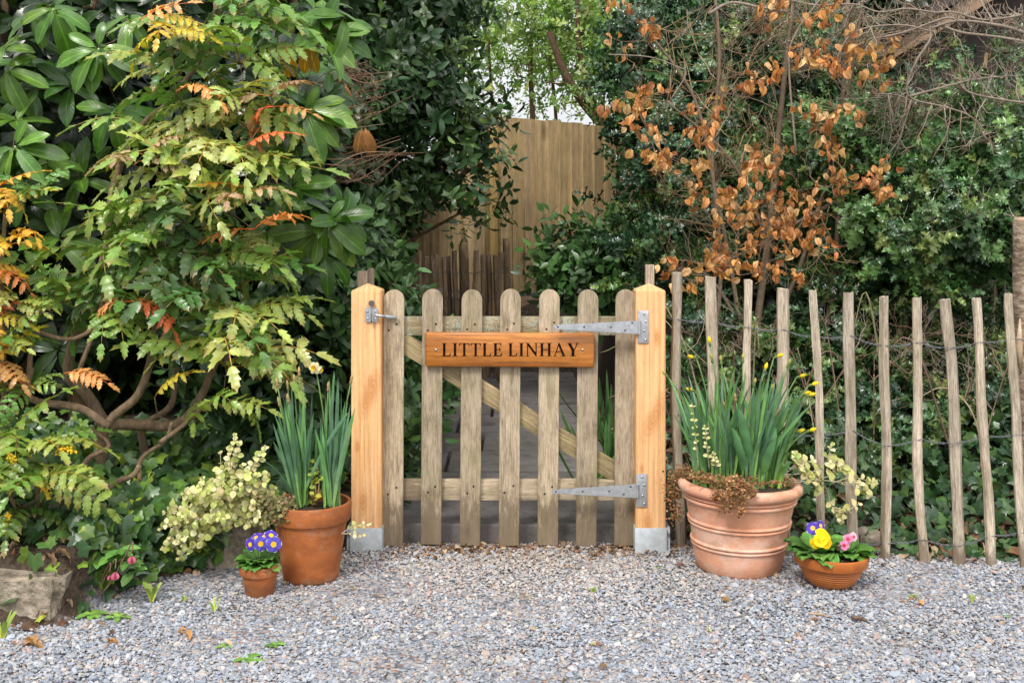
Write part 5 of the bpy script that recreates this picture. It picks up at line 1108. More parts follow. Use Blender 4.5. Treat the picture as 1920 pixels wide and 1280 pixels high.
# orange hanging rhododendron leaves
a = Acc()
for (x, y, D) in ((580, 78, 4.2), (532, 85, 4.2), (646, 158, 5.0), (682, 240, 5.0), (635, 185, 5.0)):
    for k in range(2 if x < 600 else 3): a.add(L_rho2, frameY([(R_.uniform(-.35, .35), -.1, -1)], [(0, -1, 0)])[0], [P(x+R_.uniform(-5, 5), y, D)], .13, tintv([(.62, .33, .03)] if x < 600 else [(.40, .19, .07)], 1)[0])
a.build('dead_leaves', M_rho, e)
# ---- central laurel (dark)
spl = [sprig([L_lau, L_lau2], k, 1., (.1, .8), (.42, .6)) for k in (7, 8, 9, 7)]
def laurel(label, base, cs, n, size, pal, wts, limbs, name='laurel_shrub', mat=None, tmpl=None, cat='shrub', group=None, shell=.55, zmin=None, reach=220, twcol=(.6, .5, .42), up=.25, jitter=.5, rmin=.0015, clump=0, wob=.10, csz=(.09, .08, .06)):
    e = empty(name, base, label, cat, group); p = crown(e, 'foliage', mat or M_dkl, tmpl or spl, cs, n, size, pal, wts, shell=shell, zmin=zmin, up=up, jitter=jitter, clump=clump, csz=csz)
    nb = Nodes([limbs[0][0][0]], .03, twcol, rmin)
    for (pts, r0, r1) in limbs: nb.limb(pts, r0, r1, 8, .06)
    if reach: nb.reach(list(p[:reach]), .62, wob, 4, .009)
    nb.build('branches', M_bark, e); return e
laurel('tall dark laurel spreading over the paling fence, left of the timber fence', P(700, 900, 6.6), [E(690, 40, 6.6, 140, 200, .6), E(640, 250, 6.3, 120, 150, .5), E(790, 20, 6.9, 95, 90, .5), E(740, 180, 6.5, 100, 90, .4), E(850, 215, 6.6, 55, 24, .2), E(725, 345, 6.6, 60, 45, .3), E(880, 345, 6.5, 26, 50, .2), E(870, 270, 6.6, 32, 40, .2), E(795, 360, 6.6, 50, 26, .2), E(690, 400, 6.4, 70, 70, .4)], 2300, (.12, .19), LAUP, (3, 4, 2, 1), clump=260,
   limbs=[(PL([(700, 900), (705, 600), (690, 350), (700, 100), (760, -80)], 6.7), .05, .02), (PL([(697, 450), (780, 380), (880, 320), (925, 300)], 6.5), .02, .008), (PL([(700, 300), (800, 230), (920, 240)], 6.6), .022, .007), (PL([(690, 500), (790, 440), (880, 390)], 6.5), .016, .006)], reach=460, rmin=.002)
laurel('dark laurel between the rhododendron and the left gate post', P(620, 900, 5.0), [E(600, 560, 4.9, 110, 120, .35), E(650, 500, 5.0, 60, 80, .3), E(560, 720, 4.7, 120, 110, .3), E(560, 860, 4.5, 100, 80, .25), E(470, 640, 4.9, 120, 120, .3)], 620, (.13, .19), [(.05, .105, .04), (.07, .145, .045), (.035, .08, .03)], None, [(PL([(620, 950), (610, 700), (600, 500), (630, 430)], 5.0), .025, .01)], reach=120)
laurel('leafy dark evergreen just inside the gate, left of the path', P(760, 850, 5.2), [E(735, 650, 4.9, 40, 90, .25), E(755, 760, 4.8, 30, 60, .25), E(705, 500, 5.2, 25, 40, .2), E(800, 690, 5.6, 45, 50, .3)], 300, (.12, .17), [(.07, .15, .05), (.05, .115, .04), (.10, .19, .06)], None, [(PL([(745, 900), (740, 700), (728, 600), (722, 487)], 5.0), .026, .022), (PL([(742, 700), (770, 610), (760, 560)], 5.0), .012, .006)], reach=80)
spc = [sprig([leafT([(0, .03), (.2, .2), (.5, .27), (.8, .16), (1, 0)], 1, .2, .3)], k, 1., (.1, .8), (.36, .5)) for k in (7, 9, 8)]
laurel('small glossy camellia bush in front of the tall timber panel', P(1090, 600, 6.6), [E(1085, 505, 6.6, 55, 50, .3), E(1110, 545, 6.4, 60, 35, .3), E(1065, 445, 6.6, 18, 20, .15), E(1040, 505, 6.6, 20, 20, .2), E(1150, 510, 6.5, 35, 50, .3)], 260, (.14, .22), [(.05, .12, .035), (.07, .16, .045), (.04, .09, .03)], None, [(PL([(1090, 640), (1085, 540), (1070, 440), (1055, 405)], 6.6), .015, .005), (PL([(1088, 580), (1130, 520), (1170, 470)], 6.5), .012, .005)], tmpl=spc, shell=.3, reach=110)
laurel('low dark evergreen in the shade behind the mahonia stems', P(250, 900, 5.4), [E(100, 680, 5.5, 200, 110, .3), E(360, 660, 5.5, 180, 120, .3), E(-100, 720, 5.4, 150, 110, .3)], 560, (.13, .19), [(.035, .08, .028), (.05, .11, .035), (.025, .055, .022)], None, [(PL([(250, 900), (240, 760), (260, 640)], 5.5), .02, .01), (PL([(245, 800), (120, 700), (60, 660)], 5.5), .014, .006)], reach=100)
# mid holly beside the panel
sph = [sprig(L_hol, k, 1., (.0, .9), (.42, .62)) for k in (7, 8, 6, 9)]
HOLP = [(.046, .105, .048), (.065, .14, .052), (.10, .18, .056), (.028, .07, .034), (.15, .22, .06)]
GRN = (1.0, .72, .45)
laurel('dark holly climbing beside the timber panel, left of the copper-leaved beech', P(1210, 950, 6.0), [E(1225, 110, 6.2, 60, 130, .4), E(1262, 330, 5.9, 45, 120, .35), E(1260, 470, 5.8, 45, 80, .35), E(1310, 220, 6.1, 90, 160, .5), E(1212, 250, 6.3, 18, 30, .15), E(1222, 430, 6.1, 18, 60, .2)], 1350, (.095, .15), HOLP, (3, 3, 1, 3, .5), [(PL([(1210, 950), (1220, 600), (1200, 350), (1190, 100), (1210, -60)], 6.1), .035, .015), (PL([(1212, 600), (1250, 400), (1300, 200)], 6.1), .02, .008)], name='holly_bush', mat=M_holly, tmpl=sph, clump=110, reach=320, rmin=.002)
laurel('bright glossy holly with spiny leaves above the middle of the palings', P(1700, 950, 5.0), [E(1640, 330, 4.9, 90, 110, .3), E(1740, 400, 4.85, 130, 110, .35), E(1840, 290, 4.9, 110, 80, .3), E(1660, 470, 4.8, 90, 75, .3), E(1800, 470, 4.8, 100, 50, .25), E(1560, 300, 5.0, 50, 90, .25), E(1890, 360, 4.9, 60, 120, .3)], 1550, (.09, .135), [(.085, .185, .062), (.06, .14, .055), (.13, .24, .075), (.22, .29, .085)], (4, 4, 3, 1), [(PL([(1700, 960), (1705, 700), (1690, 500), (1730, 400), (1740, 300)], 5.0), .022, .01), (PL([(1700, 620), (1800, 480), (1860, 330)], 5.0), .014, .006), (PL([(1698, 560), (1650, 420), (1600, 300)], 5.0), .012, .006)], name='holly_bush', mat=M_holly, tmpl=sph, clump=110, shell=.35, reach=320, twcol=(.7, .7, .4))
laurel('shaded sparse holly low behind the palings', P(1640, 1000, 4.7), [E(1560, 800, 4.7, 80, 90, .25), E(1700, 760, 4.8, 160, 90, .3), E(1830, 720, 4.8, 110, 110, .3), E(1720, 870, 4.6, 200, 60, .25), E(1560, 600, 5.0, 60, 60, .3), E(1400, 700, 4.9, 100, 120, .3), E(1800, 640, 5.2, 120, 80, .2)], 1050, (.09, .13), HOLP, None, [(PL([(1640, 1000), (1620, 850), (1590, 650)], 4.8), .012, .005), (PL([(1640, 960), (1760, 850), (1840, 700)], 4.8), .012, .005)], name='holly_bush', mat=M_holly, tmpl=sph, clump=110, shell=.3, reach=160, zmin=.0)
laurel('upper holly among the bare branches at the top right corner', P(1850, 900, 5.8), [E(1850, 140, 5.9, 110, 60, .3), E(1500, 130, 5.9, 120, 140, .35), E(1700, 250, 5.6, 130, 60, .3), E(1380, 420, 5.6, 110, 110, .35), E(1400, 90, 6, 90, 90, .3), E(1510, 430, 5.4, 80, 110, .3)], 900, (.085, .13), HOLP, None, [(PL([(1850, 950), (1800, 600), (1850, 100)], 5.9), .02, .01), (PL([(1815, 650), (1600, 300), (1500, 100)], 5.9), .02, .008), (PL([(1600, 500), (1400, 300), (1380, 60)], 5.9), .016, .008)], name='holly_bush', mat=M_holly, tmpl=sph, clump=110, shell=.2, reach=260, twcol=(.7, .62, .45))
# ---- beech hedge with dead leaves
beech = empty('beech_tree', P(1400, 940, 4.9), 'beech with copper dead leaves on bare twigs, right of the gate', 'tree')
CL = [(1170, 15), (1210, 55), (1225, 65), (1165, 100), (1160, 200), (1180, 195), (1210, 195), (1235, 170), (1195, 215), (1210, 250), (1240, 255), (1205, 290), (1220, 300), (1235, 310), (1250, 320), (1297, 220), (1345, 220), (1350, 200), (1290, 250), (1305, 260), (1415, 150), (1425, 155), (1455, 20), (1470, 30), (1430, 35), (1540, 30), (1535, 45), (1510, 45), (1500, 105), (1550, 100), (1520, 115), (1580, 130), (1600, 90), (1610, 95), (1640, 90), (1660, 115), (1655, 120), (1630, 130), (1495, 120), (1560, 135), (1585, 135), (1490, 200), (1535, 220), (1545, 230), (1600, 215), (1555, 245), (1570, 215), (1560, 280), (1440, 300), (1440, 310), (1460, 345), (1470, 285), (1400, 290), (1410, 330), (1395, 340), (1310, 320), (1310, 380), (1330, 385), (1300, 360), (1350, 410), (1380, 400), (1390, 420), (1430, 420), (1410, 400), (1450, 380), (1480, 370), (1500, 375), (1520, 390), (1540, 360), (1590, 350), (1580, 380), (1640, 345), (1650, 330), (1655, 370), (1640, 320), (1430, 460), (1390, 470), (1350, 465), (1370, 490), (1330, 500), (1400, 500), (1440, 500), (1470, 440), (1480, 480), (1500, 520), (1510, 460), (1540, 440), (1250, 500), (1290, 515), (1270, 530), (1300, 540), (1255, 515), (1360, 505), (1340, 510), (1460, 505), (1420, 520), (1380, 510), (1550, 470), (1490, 415), (1445, 435), (1375, 375), (1340, 480), (1490, 445), (1410, 475), (1465, 410)]
a = Acc(); cp = []; BP = [(.74, .34, .11), (.84, .45, .18), (.58, .24, .08), (.88, .56, .28), (.42, .17, .06)]
CL += [(x+R_.uniform(-28, 28), y+R_.uniform(-26, 26)) for x, y in CL if R_.random() < .75 and y < 470]
for (x, y) in CL:
    D = R_.uniform(4.2, 4.7) if y < 480 else R_.uniform(4.12, 4.3); c = P(x, y-10, D); cp.append(c)
    for k in range(R_.choice((4, 5, 6, 8))):
        d = (R_.gauss(0, .55), R_.gauss(-.1, .4), -1+R_.uniform(-.2, .7)); a.add(R_.choice(L_bee), frameY([d], [(R_.gauss(0, .8), -1, R_.uniform(-.4, .9))])[0], [c+np.array((R_.gauss(0, .020), R_.gauss(0, .025), R_.gauss(.0, .018)))], R_.uniform(.031, .053), tintv(BP, 1, var=.15)[0])
a.build('dead_leaves', M_crisp, beech)
nb = Nodes([P(1400, 940, 4.9)], .03, (.20, .145, .095), .0014)
for pts, r0, r1 in [([(1400, 940), (1410, 700), (1440, 450), (1460, 250), (1480, 60), (1500, -60)], .019, .007), ([(1405, 800), (1380, 560), (1340, 350), (1300, 180), (1200, 40)], .011, .005), ([(1408, 700), (1500, 500), (1560, 300), (1600, 120), (1620, -20)], .012, .005), ([(1520, 950), (1540, 700), (1570, 450), (1580, 200), (1590, 0)], .015, .009), ([(1440, 450), (1370, 300), (1250, 190)], .010, .004), ([(1405, 640), (1330, 520), (1260, 510)], .009, .004), ([(1350, 950), (1338, 700), (1352, 500), (1336, 300), (1349, 120), (1340, -20)], .010, .007), ([(1440, 450), (1560, 380), (1640, 345)], .008, .004)]:
    nb.limb(PL(pts, 4.8), r0, r1, 7, .05)
nb.reach(cp, .5, .09, 4, .0038)
tw, _, _ = ell([E(1330, 130, 4.8, 170, 150, .3), E(1500, 200, 4.8, 200, 220, .35), E(1350, 400, 4.7, 150, 140, .3), E(1520, 430, 4.7, 130, 150, .3), E(1650, 60, 4.8, 150, 80, .3)], 460, .2, .1)
twigs(nb, tw, [(.36, .22, .12), (.26, .155, .09), (.42, .30, .19), (.30, .27, .11)])
nb.build('branches', M_twig, beech)
# ---- bare branching shrub top right
e = empty('bare_shrub', P(1760, 930, 4.8), 'tangle of pale grey leafless branches across the top right', 'shrub')
nb = Nodes([P(1760, 930, 4.8)], .02, (1.0, .86, .70), .0014)
GB = [(.36, .30, .235)]
nb.col = (.27, .215, .165)
for pts, r0, r1 in [([(1480, 3), (1530, 14), (1600, 10), (1650, 22), (1700, 17), (1750, 27), (1790, 22), (1850, 32), (1930, 26)], .004, .006), ([(1940, 85), (1870, 70), (1800, 62), (1750, 42), (1745, 78), (1712, 125), (1700, 165), (1715, 190), (1770, 202), (1820, 222), (1850, 262)], .008, .004), ([(1812, 163), (1820, 175), (1870, 186), (1940, 195)], .006, .006), ([(1940, 65), (1870, 50), (1800, 45), (1740, 55)], .011, .006), ([(1640, 70), (1700, 55), (1770, 38), (1800, 45)], .005, .006), ([(1700, 178), (1760, 165), (1830, 150), (1900, 140)], .006, .003), ([(1715, 190), (1680, 175), (1640, 180)], .004, .002), ([(1560, 120), (1600, 60), (1680, 45), (1750, 60)], .004, .005), ([(1145, 105), (1215, 110), (1270, 125), (1290, 140), (1260, 190)], .003, .004), ([(1330, 25), (1370, 10), (1420, 18), (1480, 20)], .009, .007), ([(1540, 0), (1490, 60), (1480, 120), (1500, 290)], .004, .006), ([(1940, 420), (1860, 400), (1780, 440), (1700, 430)], .004, .002), ([(1760, 930), (1770, 700), (1750, 500), (1790, 330), (1850, 262)], .016, .005), ([(1830, 940), (1900, 700), (1880, 500), (1935, 300)], .014, .006)]:
    nb.limb([q+rng.normal(0, .006, 3) for q in PL(pts, 4.45 if pts[0][1] < 500 else 4.8)], r0*.72, r1*.72, 7, .10)
tw, _, _ = ell([E(1800, 80, 4.6, 160, 110, .25), E(1780, 260, 4.6, 170, 120, .25), E(1640, 120, 4.6, 130, 130, .25), E(1500, 60, 4.6, 160, 70, .25), E(1850, 90, 4.6, 110, 90, .25)], 400, .2, 0)
twigs(nb, tw, [(.34, .28, .21), (.28, .19, .13), (.42, .35, .27)], .0026); nb.build('branches', M_twig, e)
# low brambles behind the palings
e = empty('bramble_thicket', P(1700, 960, 4.6), 'thin bare brown bramble stems behind the palings', 'bramble')
nb = Nodes([P(1600, 980, 4.6)], .008, (.33, .22, .14), .0012)
for k in range(34):
    x = R_.uniform(1290, 1940); y0 = R_.uniform(820, 960); D = R_.uniform(4.15, 5.0); ph = R_.uniform(-200, 200)
    nb.col = R_.choice(((.33, .22, .14), (.25, .15, .10), (.40, .32, .20), (.30, .30, .13)))
    nb.limb([P(x, y0, D), P(x+ph*.3, y0-R_.uniform(80, 180), D), P(x+ph*.8, y0-R_.uniform(160, 300), D+R_.uniform(-.1, .1)), P(x+ph*1.3, y0-R_.uniform(180, 330), D)], R_.uniform(.003, .006), .0015, 5, .05)
tw, _, _ = ell([E(1600, 680, 4.6, 300, 130, .3), E(1800, 640, 4.6, 160, 120, .3), E(1350, 640, 4.7, 90, 120, .25)], 420, .1, 0)
twigs(nb, tw[:260], [(.33, .22, .14), (.22, .14, .09), (.38, .32, .24)], .002); nb.build('stems', M_twig, e)
# twiggy dead patch in the upper middle left
e = empty('dead_twigs', P(600, 700, 5.3), 'mass of thin dry reddish twigs in the gap above the left gate post', 'shrub')
nb = Nodes([P(600, 700, 5.3)], .008, (.30, .16, .09), .0012); nb.limb([P(600, 700, 5.3), P(590, 450, 5.3), P(560, 320, 5.2), P(520, 240, 5.2)], .01, .004)
for k in range(30):
    x = R_.uniform(540, 640); y = R_.uniform(130, 340); D = R_.uniform(4.8, 5.3); nb.col = R_.choice(((.30, .16, .09), (.36, .24, .15), (.22, .11, .07)))
    nb.limb([P(x, y+R_.uniform(-20, 40), D), P(x+60, y+R_.uniform(-10, 25), D), P(x+R_.uniform(110, 170), y-R_.uniform(-10, 40), D)], .003, .001, 4, .05)
tw, _, _ = ell([E(640, 310, 5.1, 110, 45, .2), E(660, 170, 5.2, 80, 50, .2)], 260, .1, 0); twigs(nb, tw[:160], [(.30, .16, .09), (.36, .24, .15), (.20, .10, .06)], .0018); nb.build('stems', M_twig, e)

# ---- background trees: light canopy over the fence
spf = [sprig([L_small], k, 1., (-.1, .9), (.34, .5), stem=False) for k in (6, 7, 8)]
CAN = [(.24, .38, .12), (.34, .47, .17), (.16, .28, .08), (.42, .52, .22)]
laurel('thin light green tree with open crown against the white sky, behind the panel', P(1010, 560, 12), [E(960, 20, 12.0, 130, 90, 1.), E(1060, 110, 12, 110, 90, 1.), E(950, 150, 12.5, 60, 60, .7), E(1100, 20, 12, 120, 80, 1.), E(830, 60, 12.5, 130, 100, 1.)], 1900, (.10, .17), CAN, None, [(PL([(1010, 700), (1000, 260), (995, 100), (1010, -60)], 12), .035, .02), (PL([(950, 700), (925, 240), (915, 60)], 12), .025, .014), (PL([(1060, 700), (1045, 260), (1030, 60), (1060, -40)], 12), .022, .014)], name='woodland_tree', cat='tree', mat=M_far, tmpl=spf, shell=.1, reach=150, rmin=.004, clump=120, csz=(.22, .3, .16), group='trees beyond the timber fence')
laurel('leaning dark-trunked tree behind the right end of the timber panel', P(1260, 640, 11), [E(1170, 60, 11, 90, 110, .8), E(1130, 170, 10.5, 60, 60, .5), E(1250, 180, 11, 90, 150, .8), E(1100, 40, 11, 70, 60, .6)], 1150, (.10, .17), CAN+[(.07, .13, .04)], None, [(PL([(1290, 700), (1210, 380), (1150, 260), (1100, 200), (1060, 140), (1030, 60)], 10.5), .075, .03), (PL([(1130, 230), (1090, 120), (1080, -40)], 10.5), .03, .02)], name='woodland_tree', cat='tree', mat=M_far, tmpl=spf, shell=.15, reach=120, rmin=.004, clump=80, csz=(.22, .3, .16), twcol=(.45, .35, .3), group='trees beyond the timber fence')
# dense dark evergreens that close the view
spb = [sprig([L_lau, L_lau2], k, 1., (-.2, .9), (.5, .7), stem=False) for k in (6, 7)]
DK = [(.012, .026, .010), (.020, .040, .015), (.008, .018, .009)]  # leaf colours darkened to stand in for the deep shade between the shrubs
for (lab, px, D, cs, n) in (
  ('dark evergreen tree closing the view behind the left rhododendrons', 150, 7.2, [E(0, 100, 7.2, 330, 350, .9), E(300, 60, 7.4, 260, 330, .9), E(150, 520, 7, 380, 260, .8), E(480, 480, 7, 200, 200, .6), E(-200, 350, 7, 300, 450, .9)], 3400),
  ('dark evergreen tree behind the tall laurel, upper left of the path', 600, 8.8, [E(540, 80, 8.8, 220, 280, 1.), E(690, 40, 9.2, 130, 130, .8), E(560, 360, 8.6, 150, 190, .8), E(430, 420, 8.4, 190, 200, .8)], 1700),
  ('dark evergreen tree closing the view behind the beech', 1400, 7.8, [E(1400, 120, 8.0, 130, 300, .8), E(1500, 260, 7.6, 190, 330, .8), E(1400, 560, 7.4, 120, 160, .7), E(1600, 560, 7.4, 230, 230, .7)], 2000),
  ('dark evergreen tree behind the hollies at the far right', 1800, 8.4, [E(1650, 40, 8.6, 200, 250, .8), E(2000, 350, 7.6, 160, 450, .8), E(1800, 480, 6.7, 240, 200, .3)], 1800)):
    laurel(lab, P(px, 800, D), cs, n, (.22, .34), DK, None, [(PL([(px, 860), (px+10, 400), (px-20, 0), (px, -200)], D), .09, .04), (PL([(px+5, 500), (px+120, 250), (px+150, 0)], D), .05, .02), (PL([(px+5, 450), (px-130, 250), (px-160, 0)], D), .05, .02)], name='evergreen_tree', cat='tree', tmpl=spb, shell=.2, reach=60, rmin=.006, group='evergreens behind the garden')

# ================================================================ pale helichrysum
def heli(label, base, shoots, nleaf, pal, size=(.022, .034), spread=.012, D0=None, name='helichrysum', cat='shrub'):
    e = empty(name, base, label, cat); a = Acc(); s = Acc()
    for pts in shoots:
        q = smooth_path([np.asarray(p) for p in pts], 6); s.add(tubeT(q, .0022, .0012, 5, .05, (.42, .38, .28))); m = nleaf
        L = np.linalg.norm(np.diff(q, axis=0), axis=1).sum()
        for i in range(m):
            t = (i+.5)/m; t = .25+.75*t; k = t*(len(q)-1.001); i0 = int(k); c = q[i0]+(q[i0+1]-q[i0])*(k-i0); dr = nrm(q[min(i0+1, len(q)-1)]-q[max(i0-1, 0)])
            for sx in (0, math.pi):
                if R_.random() < .15: continue
                az = i*1.57+sx; n1 = nrm(np.cross(dr, (.2, .3, .9))); n2 = np.cross(dr, n1); d = n1*math.cos(az)+n2*math.sin(az)+dr*.35+np.array((0, -.25, .1))
                a.add(L_hel, frameY([d], [dr*.5+np.array((0, -1., .5))])[0], [c], R_.uniform(*size)*(1.05-.3*t), tintv(pal, 1, var=.12)[0])
        for j in range(3): a.add(L_hel, frameY([nrm(dr+rng.normal(0, .5, 3))], [(0, -1, .5)])[0], [q[-1]], size[0]*.6, tintv(pal, 1)[0])
    s.build('stems', M_twig, e); a.build('foliage', M_heli, e); return e
HP = [(.54, .56, .19), (.66, .66, .28), (.42, .47, .15), (.74, .71, .42), (.54, .48, .24), (.32, .38, .12)]
sh = []
for k in range(88):
    x = R_.uniform(298, 515); top = 985-(x-300)*.75 if x < 400 else (880+R_.uniform(-10, 30)); y = R_.uniform(top-30, 1045-(x-300)*.30); D = R_.uniform(3.50, 3.66)+(x-300)*.0005
    b = P(420+(x-410)*.55, 985, 3.74); sh.append([b, P(x*.6+.4*420, (y+985)/2-14, 3.70), P(x, y, D)])
for (x, y) in ((440, 818), (432, 840), (448, 830), (485, 850), (498, 840), (345, 925), (325, 990), (310, 960), (500, 900), (355, 1035), (335, 1045)):
    sh.append([P(430, 985, 3.74), P((x+430)/2, (y+960)/2, 3.68), P(x, y, 3.60)])
heli('pale lime-yellow felted helichrysum mound between the ivy and the tall orange pot', P(430, 1000, 3.74), sh, 6, HP, (.020, .036))
HP2 = [(.66, .61, .32), (.74, .68, .42), (.50, .50, .20), (.40, .42, .16), (.60, .55, .28)]
sh = []
for pts in ([(1470, 890), (1520, 885), (1545, 870), (1560, 835)], [(1480, 900), (1540, 900), (1590, 905), (1635, 908)], [(1490, 905), (1560, 890), (1565, 860)], [(1475, 885), (1500, 870), (1525, 862)], [(1500, 900), (1545, 910), (1560, 950), (1580, 960), (1610, 945)], [(1480, 880), (1495, 865), (1490, 850)], [(1510, 890), (1530, 890), (1535, 905)], [(1560, 905), (1600, 895), (1640, 905)], [(1550, 885), (1580, 878), (1560, 865)], [(1500, 880), (1520, 900), (1535, 920)], [(1570, 905), (1610, 915), (1630, 925)], [(1490, 885), (1508, 882), (1515, 890)], [(1565, 950), (1580, 958), (1575, 972)]):
    sh.append([P(x, y, 3.74+R_.uniform(-.02, .02)) for x, y in pts])
heli('cream helichrysum sprays reaching out from behind the large planter over the ridged bowl', P(1480, 895, 3.78), sh, 6, HP2, (.022, .038), name='helichrysum')
sh = [[P(x0, y0, 3.72), P((x0+x1)/2, (y0+y1)/2, 3.70), P(x1, y1, 3.70)] for x0, y0, x1, y1 in ((1310, 880, 1298, 755), (1330, 880, 1322, 800), (1345, 880, 1338, 850))]
heli('thin cream helichrysum shoots standing among the daffodils at the left of the planter', P(1320, 890, 3.74), sh, 7, HP2, (.014, .02), name='helichrysum')
sh = [[P(640, 1000, 3.60), P(665, 985, 3.6), P(692, 983, 3.62)], [P(640, 1000, 3.60), P(665, 1000, 3.6), P(682, 1002, 3.62)]]
heli('tiny cream helichrysum sprig at the foot of the left gate post', P(640, 1010, 3.60), sh, 5, HP2, (.014, .022), name='helichrysum')

# ================================================================ ivy ground cover and climbing ivy
def ivy(label, pts, nrmv, n, size, pal, wts=None, name='ivy'):
    M = len(pts); a = Acc(); d = rng.normal(0, .8, (M, 3))+np.array((0, -.3, -.55)); nn = nrmv+rng.normal(0, .35, (M, 3)); k = rng.integers(0, 2, M); s = rng.uniform(*size, M); c = tintv(pal, M, wts)
    Rm = frameY(d, nn)
    for i in (0, 1): q = k == i; a.add(L_ivy[i], Rm[q], pts[q], s[q], c[q])
    o = a.build(name, M_ivy); tag(o, label, 'ivy', kind='stuff'); return o
IV = [(.035, .078, .036), (.052, .105, .04), (.026, .058, .030), (.07, .13, .045)]; IVL = [(.075, .14, .028), (.13, .20, .035), (.05, .10, .03), (.032, .07, .028), (.26, .30, .04)]
n = 8600; x = rng.uniform(.6, 3.3, n); y = rng.uniform(.0, 1.3, n)**1.0+np.interp(x, FX, FY)+.0; z = terrain(x, y)+rng.uniform(0, .34, n)*np.clip((y-np.interp(x, FX, FY))*1.6, .05, 1)
k = rng.random(n) < np.clip(.45+.6*(x-1.0), .22, 1); x, y, z = x[k], y[k], z[k]
ivy('dark green ivy carpeting the bank behind the palings', np.stack((x, y, z), 1), np.tile((0, -.7, .7), (len(x), 1)), n, (.025, .058), IV)
n = 5600; x = rng.uniform(-3.4, -.62, n); y = np.interp(x, BX, BY)+rng.uniform(-.02, 1.5, n)**1.0; z = terrain(x, y)+rng.uniform(0, .10, n)
k = (x > -1.29) | (y > -.56) | (rng.random(n) < .06); x, y, z = x[k], y[k], z[k]
ivy('bright and dark green ivy over the left bed below the mahonia', np.stack((x, y, z), 1), np.tile((0, -.7, .7), (len(x), 1)), n, (.035, .070), IVL, (2, 1, 2, 4, .12))
# ivy hanging over the front edge of the left bed
n = 700; x = rng.uniform(-1.5, -.95, n); y = np.interp(x, BX, BY)+rng.uniform(-.03, .12, n); z = rng.uniform(.03, .26, n); k = ~((x < -1.27) & (z < .17) & (rng.random(n) > .08)); x, y, z = x[k], y[k], z[k]
k = (x > -1.27) | (rng.random(len(x)) < .06); x, y, z = x[k], y[k], z[k]
ivy('ivy trailing over the front edge of the left bed onto the stones', np.stack((x, y-.02, z), 1), np.tile((0, -1, .3), (len(x), 1)), n, (.032, .066), IVL, (2, 1, 2, 3, .25))
n = 260; x = rng.uniform(-.62, -.30, n); y = rng.uniform(.05, 1.6, n); z = terrain(x, y)+rng.uniform(.0, .10, n); k = x < -.47+.0*y; 
ivy('ivy creeping along the left side of the path inside the gate', np.stack((x-.10, y, z+.02), 1), np.tile((.2, -.6, .7), (n, 1)), n, (.04, .07), IV)
# strap-leaved plants right of the path
for (px, py, D, lab) in ((1135, 900, 4.7, 'dark strap-leaved clump just inside the gate at the hinge side'), (1125, 800, 5.6, 'second strap-leaved clump farther along the right side of the path')):
    b = P(px, py, D); b[2] = float(terrain(b[0], b[1])); e = empty('iris_clump', b, lab, 'plant', 'strap-leaved plants by the path'); a = Acc()
    for k in range(26):
        bb = b+np.array((R_.gauss(0, .035), R_.gauss(0, .05), 0)); L = R_.uniform(.25, .5); ax, ay = R_.gauss(0, .3), R_.gauss(-.1, .25)
        a.add(bladeT(bb, bb+np.array((ax*L, ay*L, L*.85)), R_.uniform(.009, .014), (ax*.05, ay*.05, .02)), tint=tintv([(.06, .15, .04), (.09, .20, .05), (.05, .11, .035)], 1)[0])
    a.build('leaves', M_daf, e)

# ================================================================ litter, weeds, fallen leaves
def litter(label, pts, size, pal, name='leaf_litter'):
    M = len(pts); a = Acc(); tm = L_bee+[L_small]; k = rng.integers(0, len(tm), M); Rm = frameY(rng.normal(0, 1, (M, 3))*np.array((1, 1, .25)), np.tile((0, 0, 1), (M, 1))+rng.normal(0, .35, (M, 3))); s = rng.uniform(*size, M); c = tintv(pal, M)
    for i in range(len(tm)): q = k == i; a.add(tm[i], Rm[q], pts[q], s[q], c[q])
    return tag(a.build(name, M_litter), label, 'leaf litter', kind='stuff')
LP = [(.20, .12, .075), (.30, .20, .13), (.12, .07, .045), (.40, .29, .19), (.22, .11, .065)]
n = 850; x = rng.uniform(-.6, .72, n); y = .04-np.abs(rng.normal(0, .075, n)); litter('brown leaf fragments drifted along the gate threshold', np.stack((x, y, rng.uniform(.003, .012, n)), 1), (.010, .032), LP)
n = 1900; x = rng.uniform(.62, 2.6, n); y = np.interp(x, FX, FY)+rng.uniform(-.03, 1.7, n); litter('dead brown leaves over the bank behind the palings', np.stack((x, y, terrain(x, y)+rng.uniform(.0, .03, n)), 1), (.03, .075), LP)
n = 900; x = rng.uniform(-2.2, -.6, n); y = np.interp(x, BX, BY)+rng.uniform(-.06, 1.5, n); litter('dead brown leaves under the shrubs of the left bed', np.stack((x, y, terrain(x, y)+rng.uniform(.0, .02, n)), 1), (.03, .07), LP)
n = 700; x = rng.uniform(-.75, .9, n); y = rng.uniform(.1, 4.4, n); k = (x < np.interp(y, [0, 2, 4], [-.47, -.45, -.21])) | (x > .45); x, y = x[k], y[k]; litter('dead leaves in the beds on both sides of the path', np.stack((x, y, terrain(x, y)+.012), 1), (.03, .07), LP)
n = 150; x = rng.uniform(-1.6, 1.7, n); y = -.15-np.abs(rng.normal(0, .5, n)); litter('small dry leaf scraps scattered over the gravel', np.stack((x, y, np.full(n, .011)), 1), (.012, .028), LP+[(.35, .33, .15)])
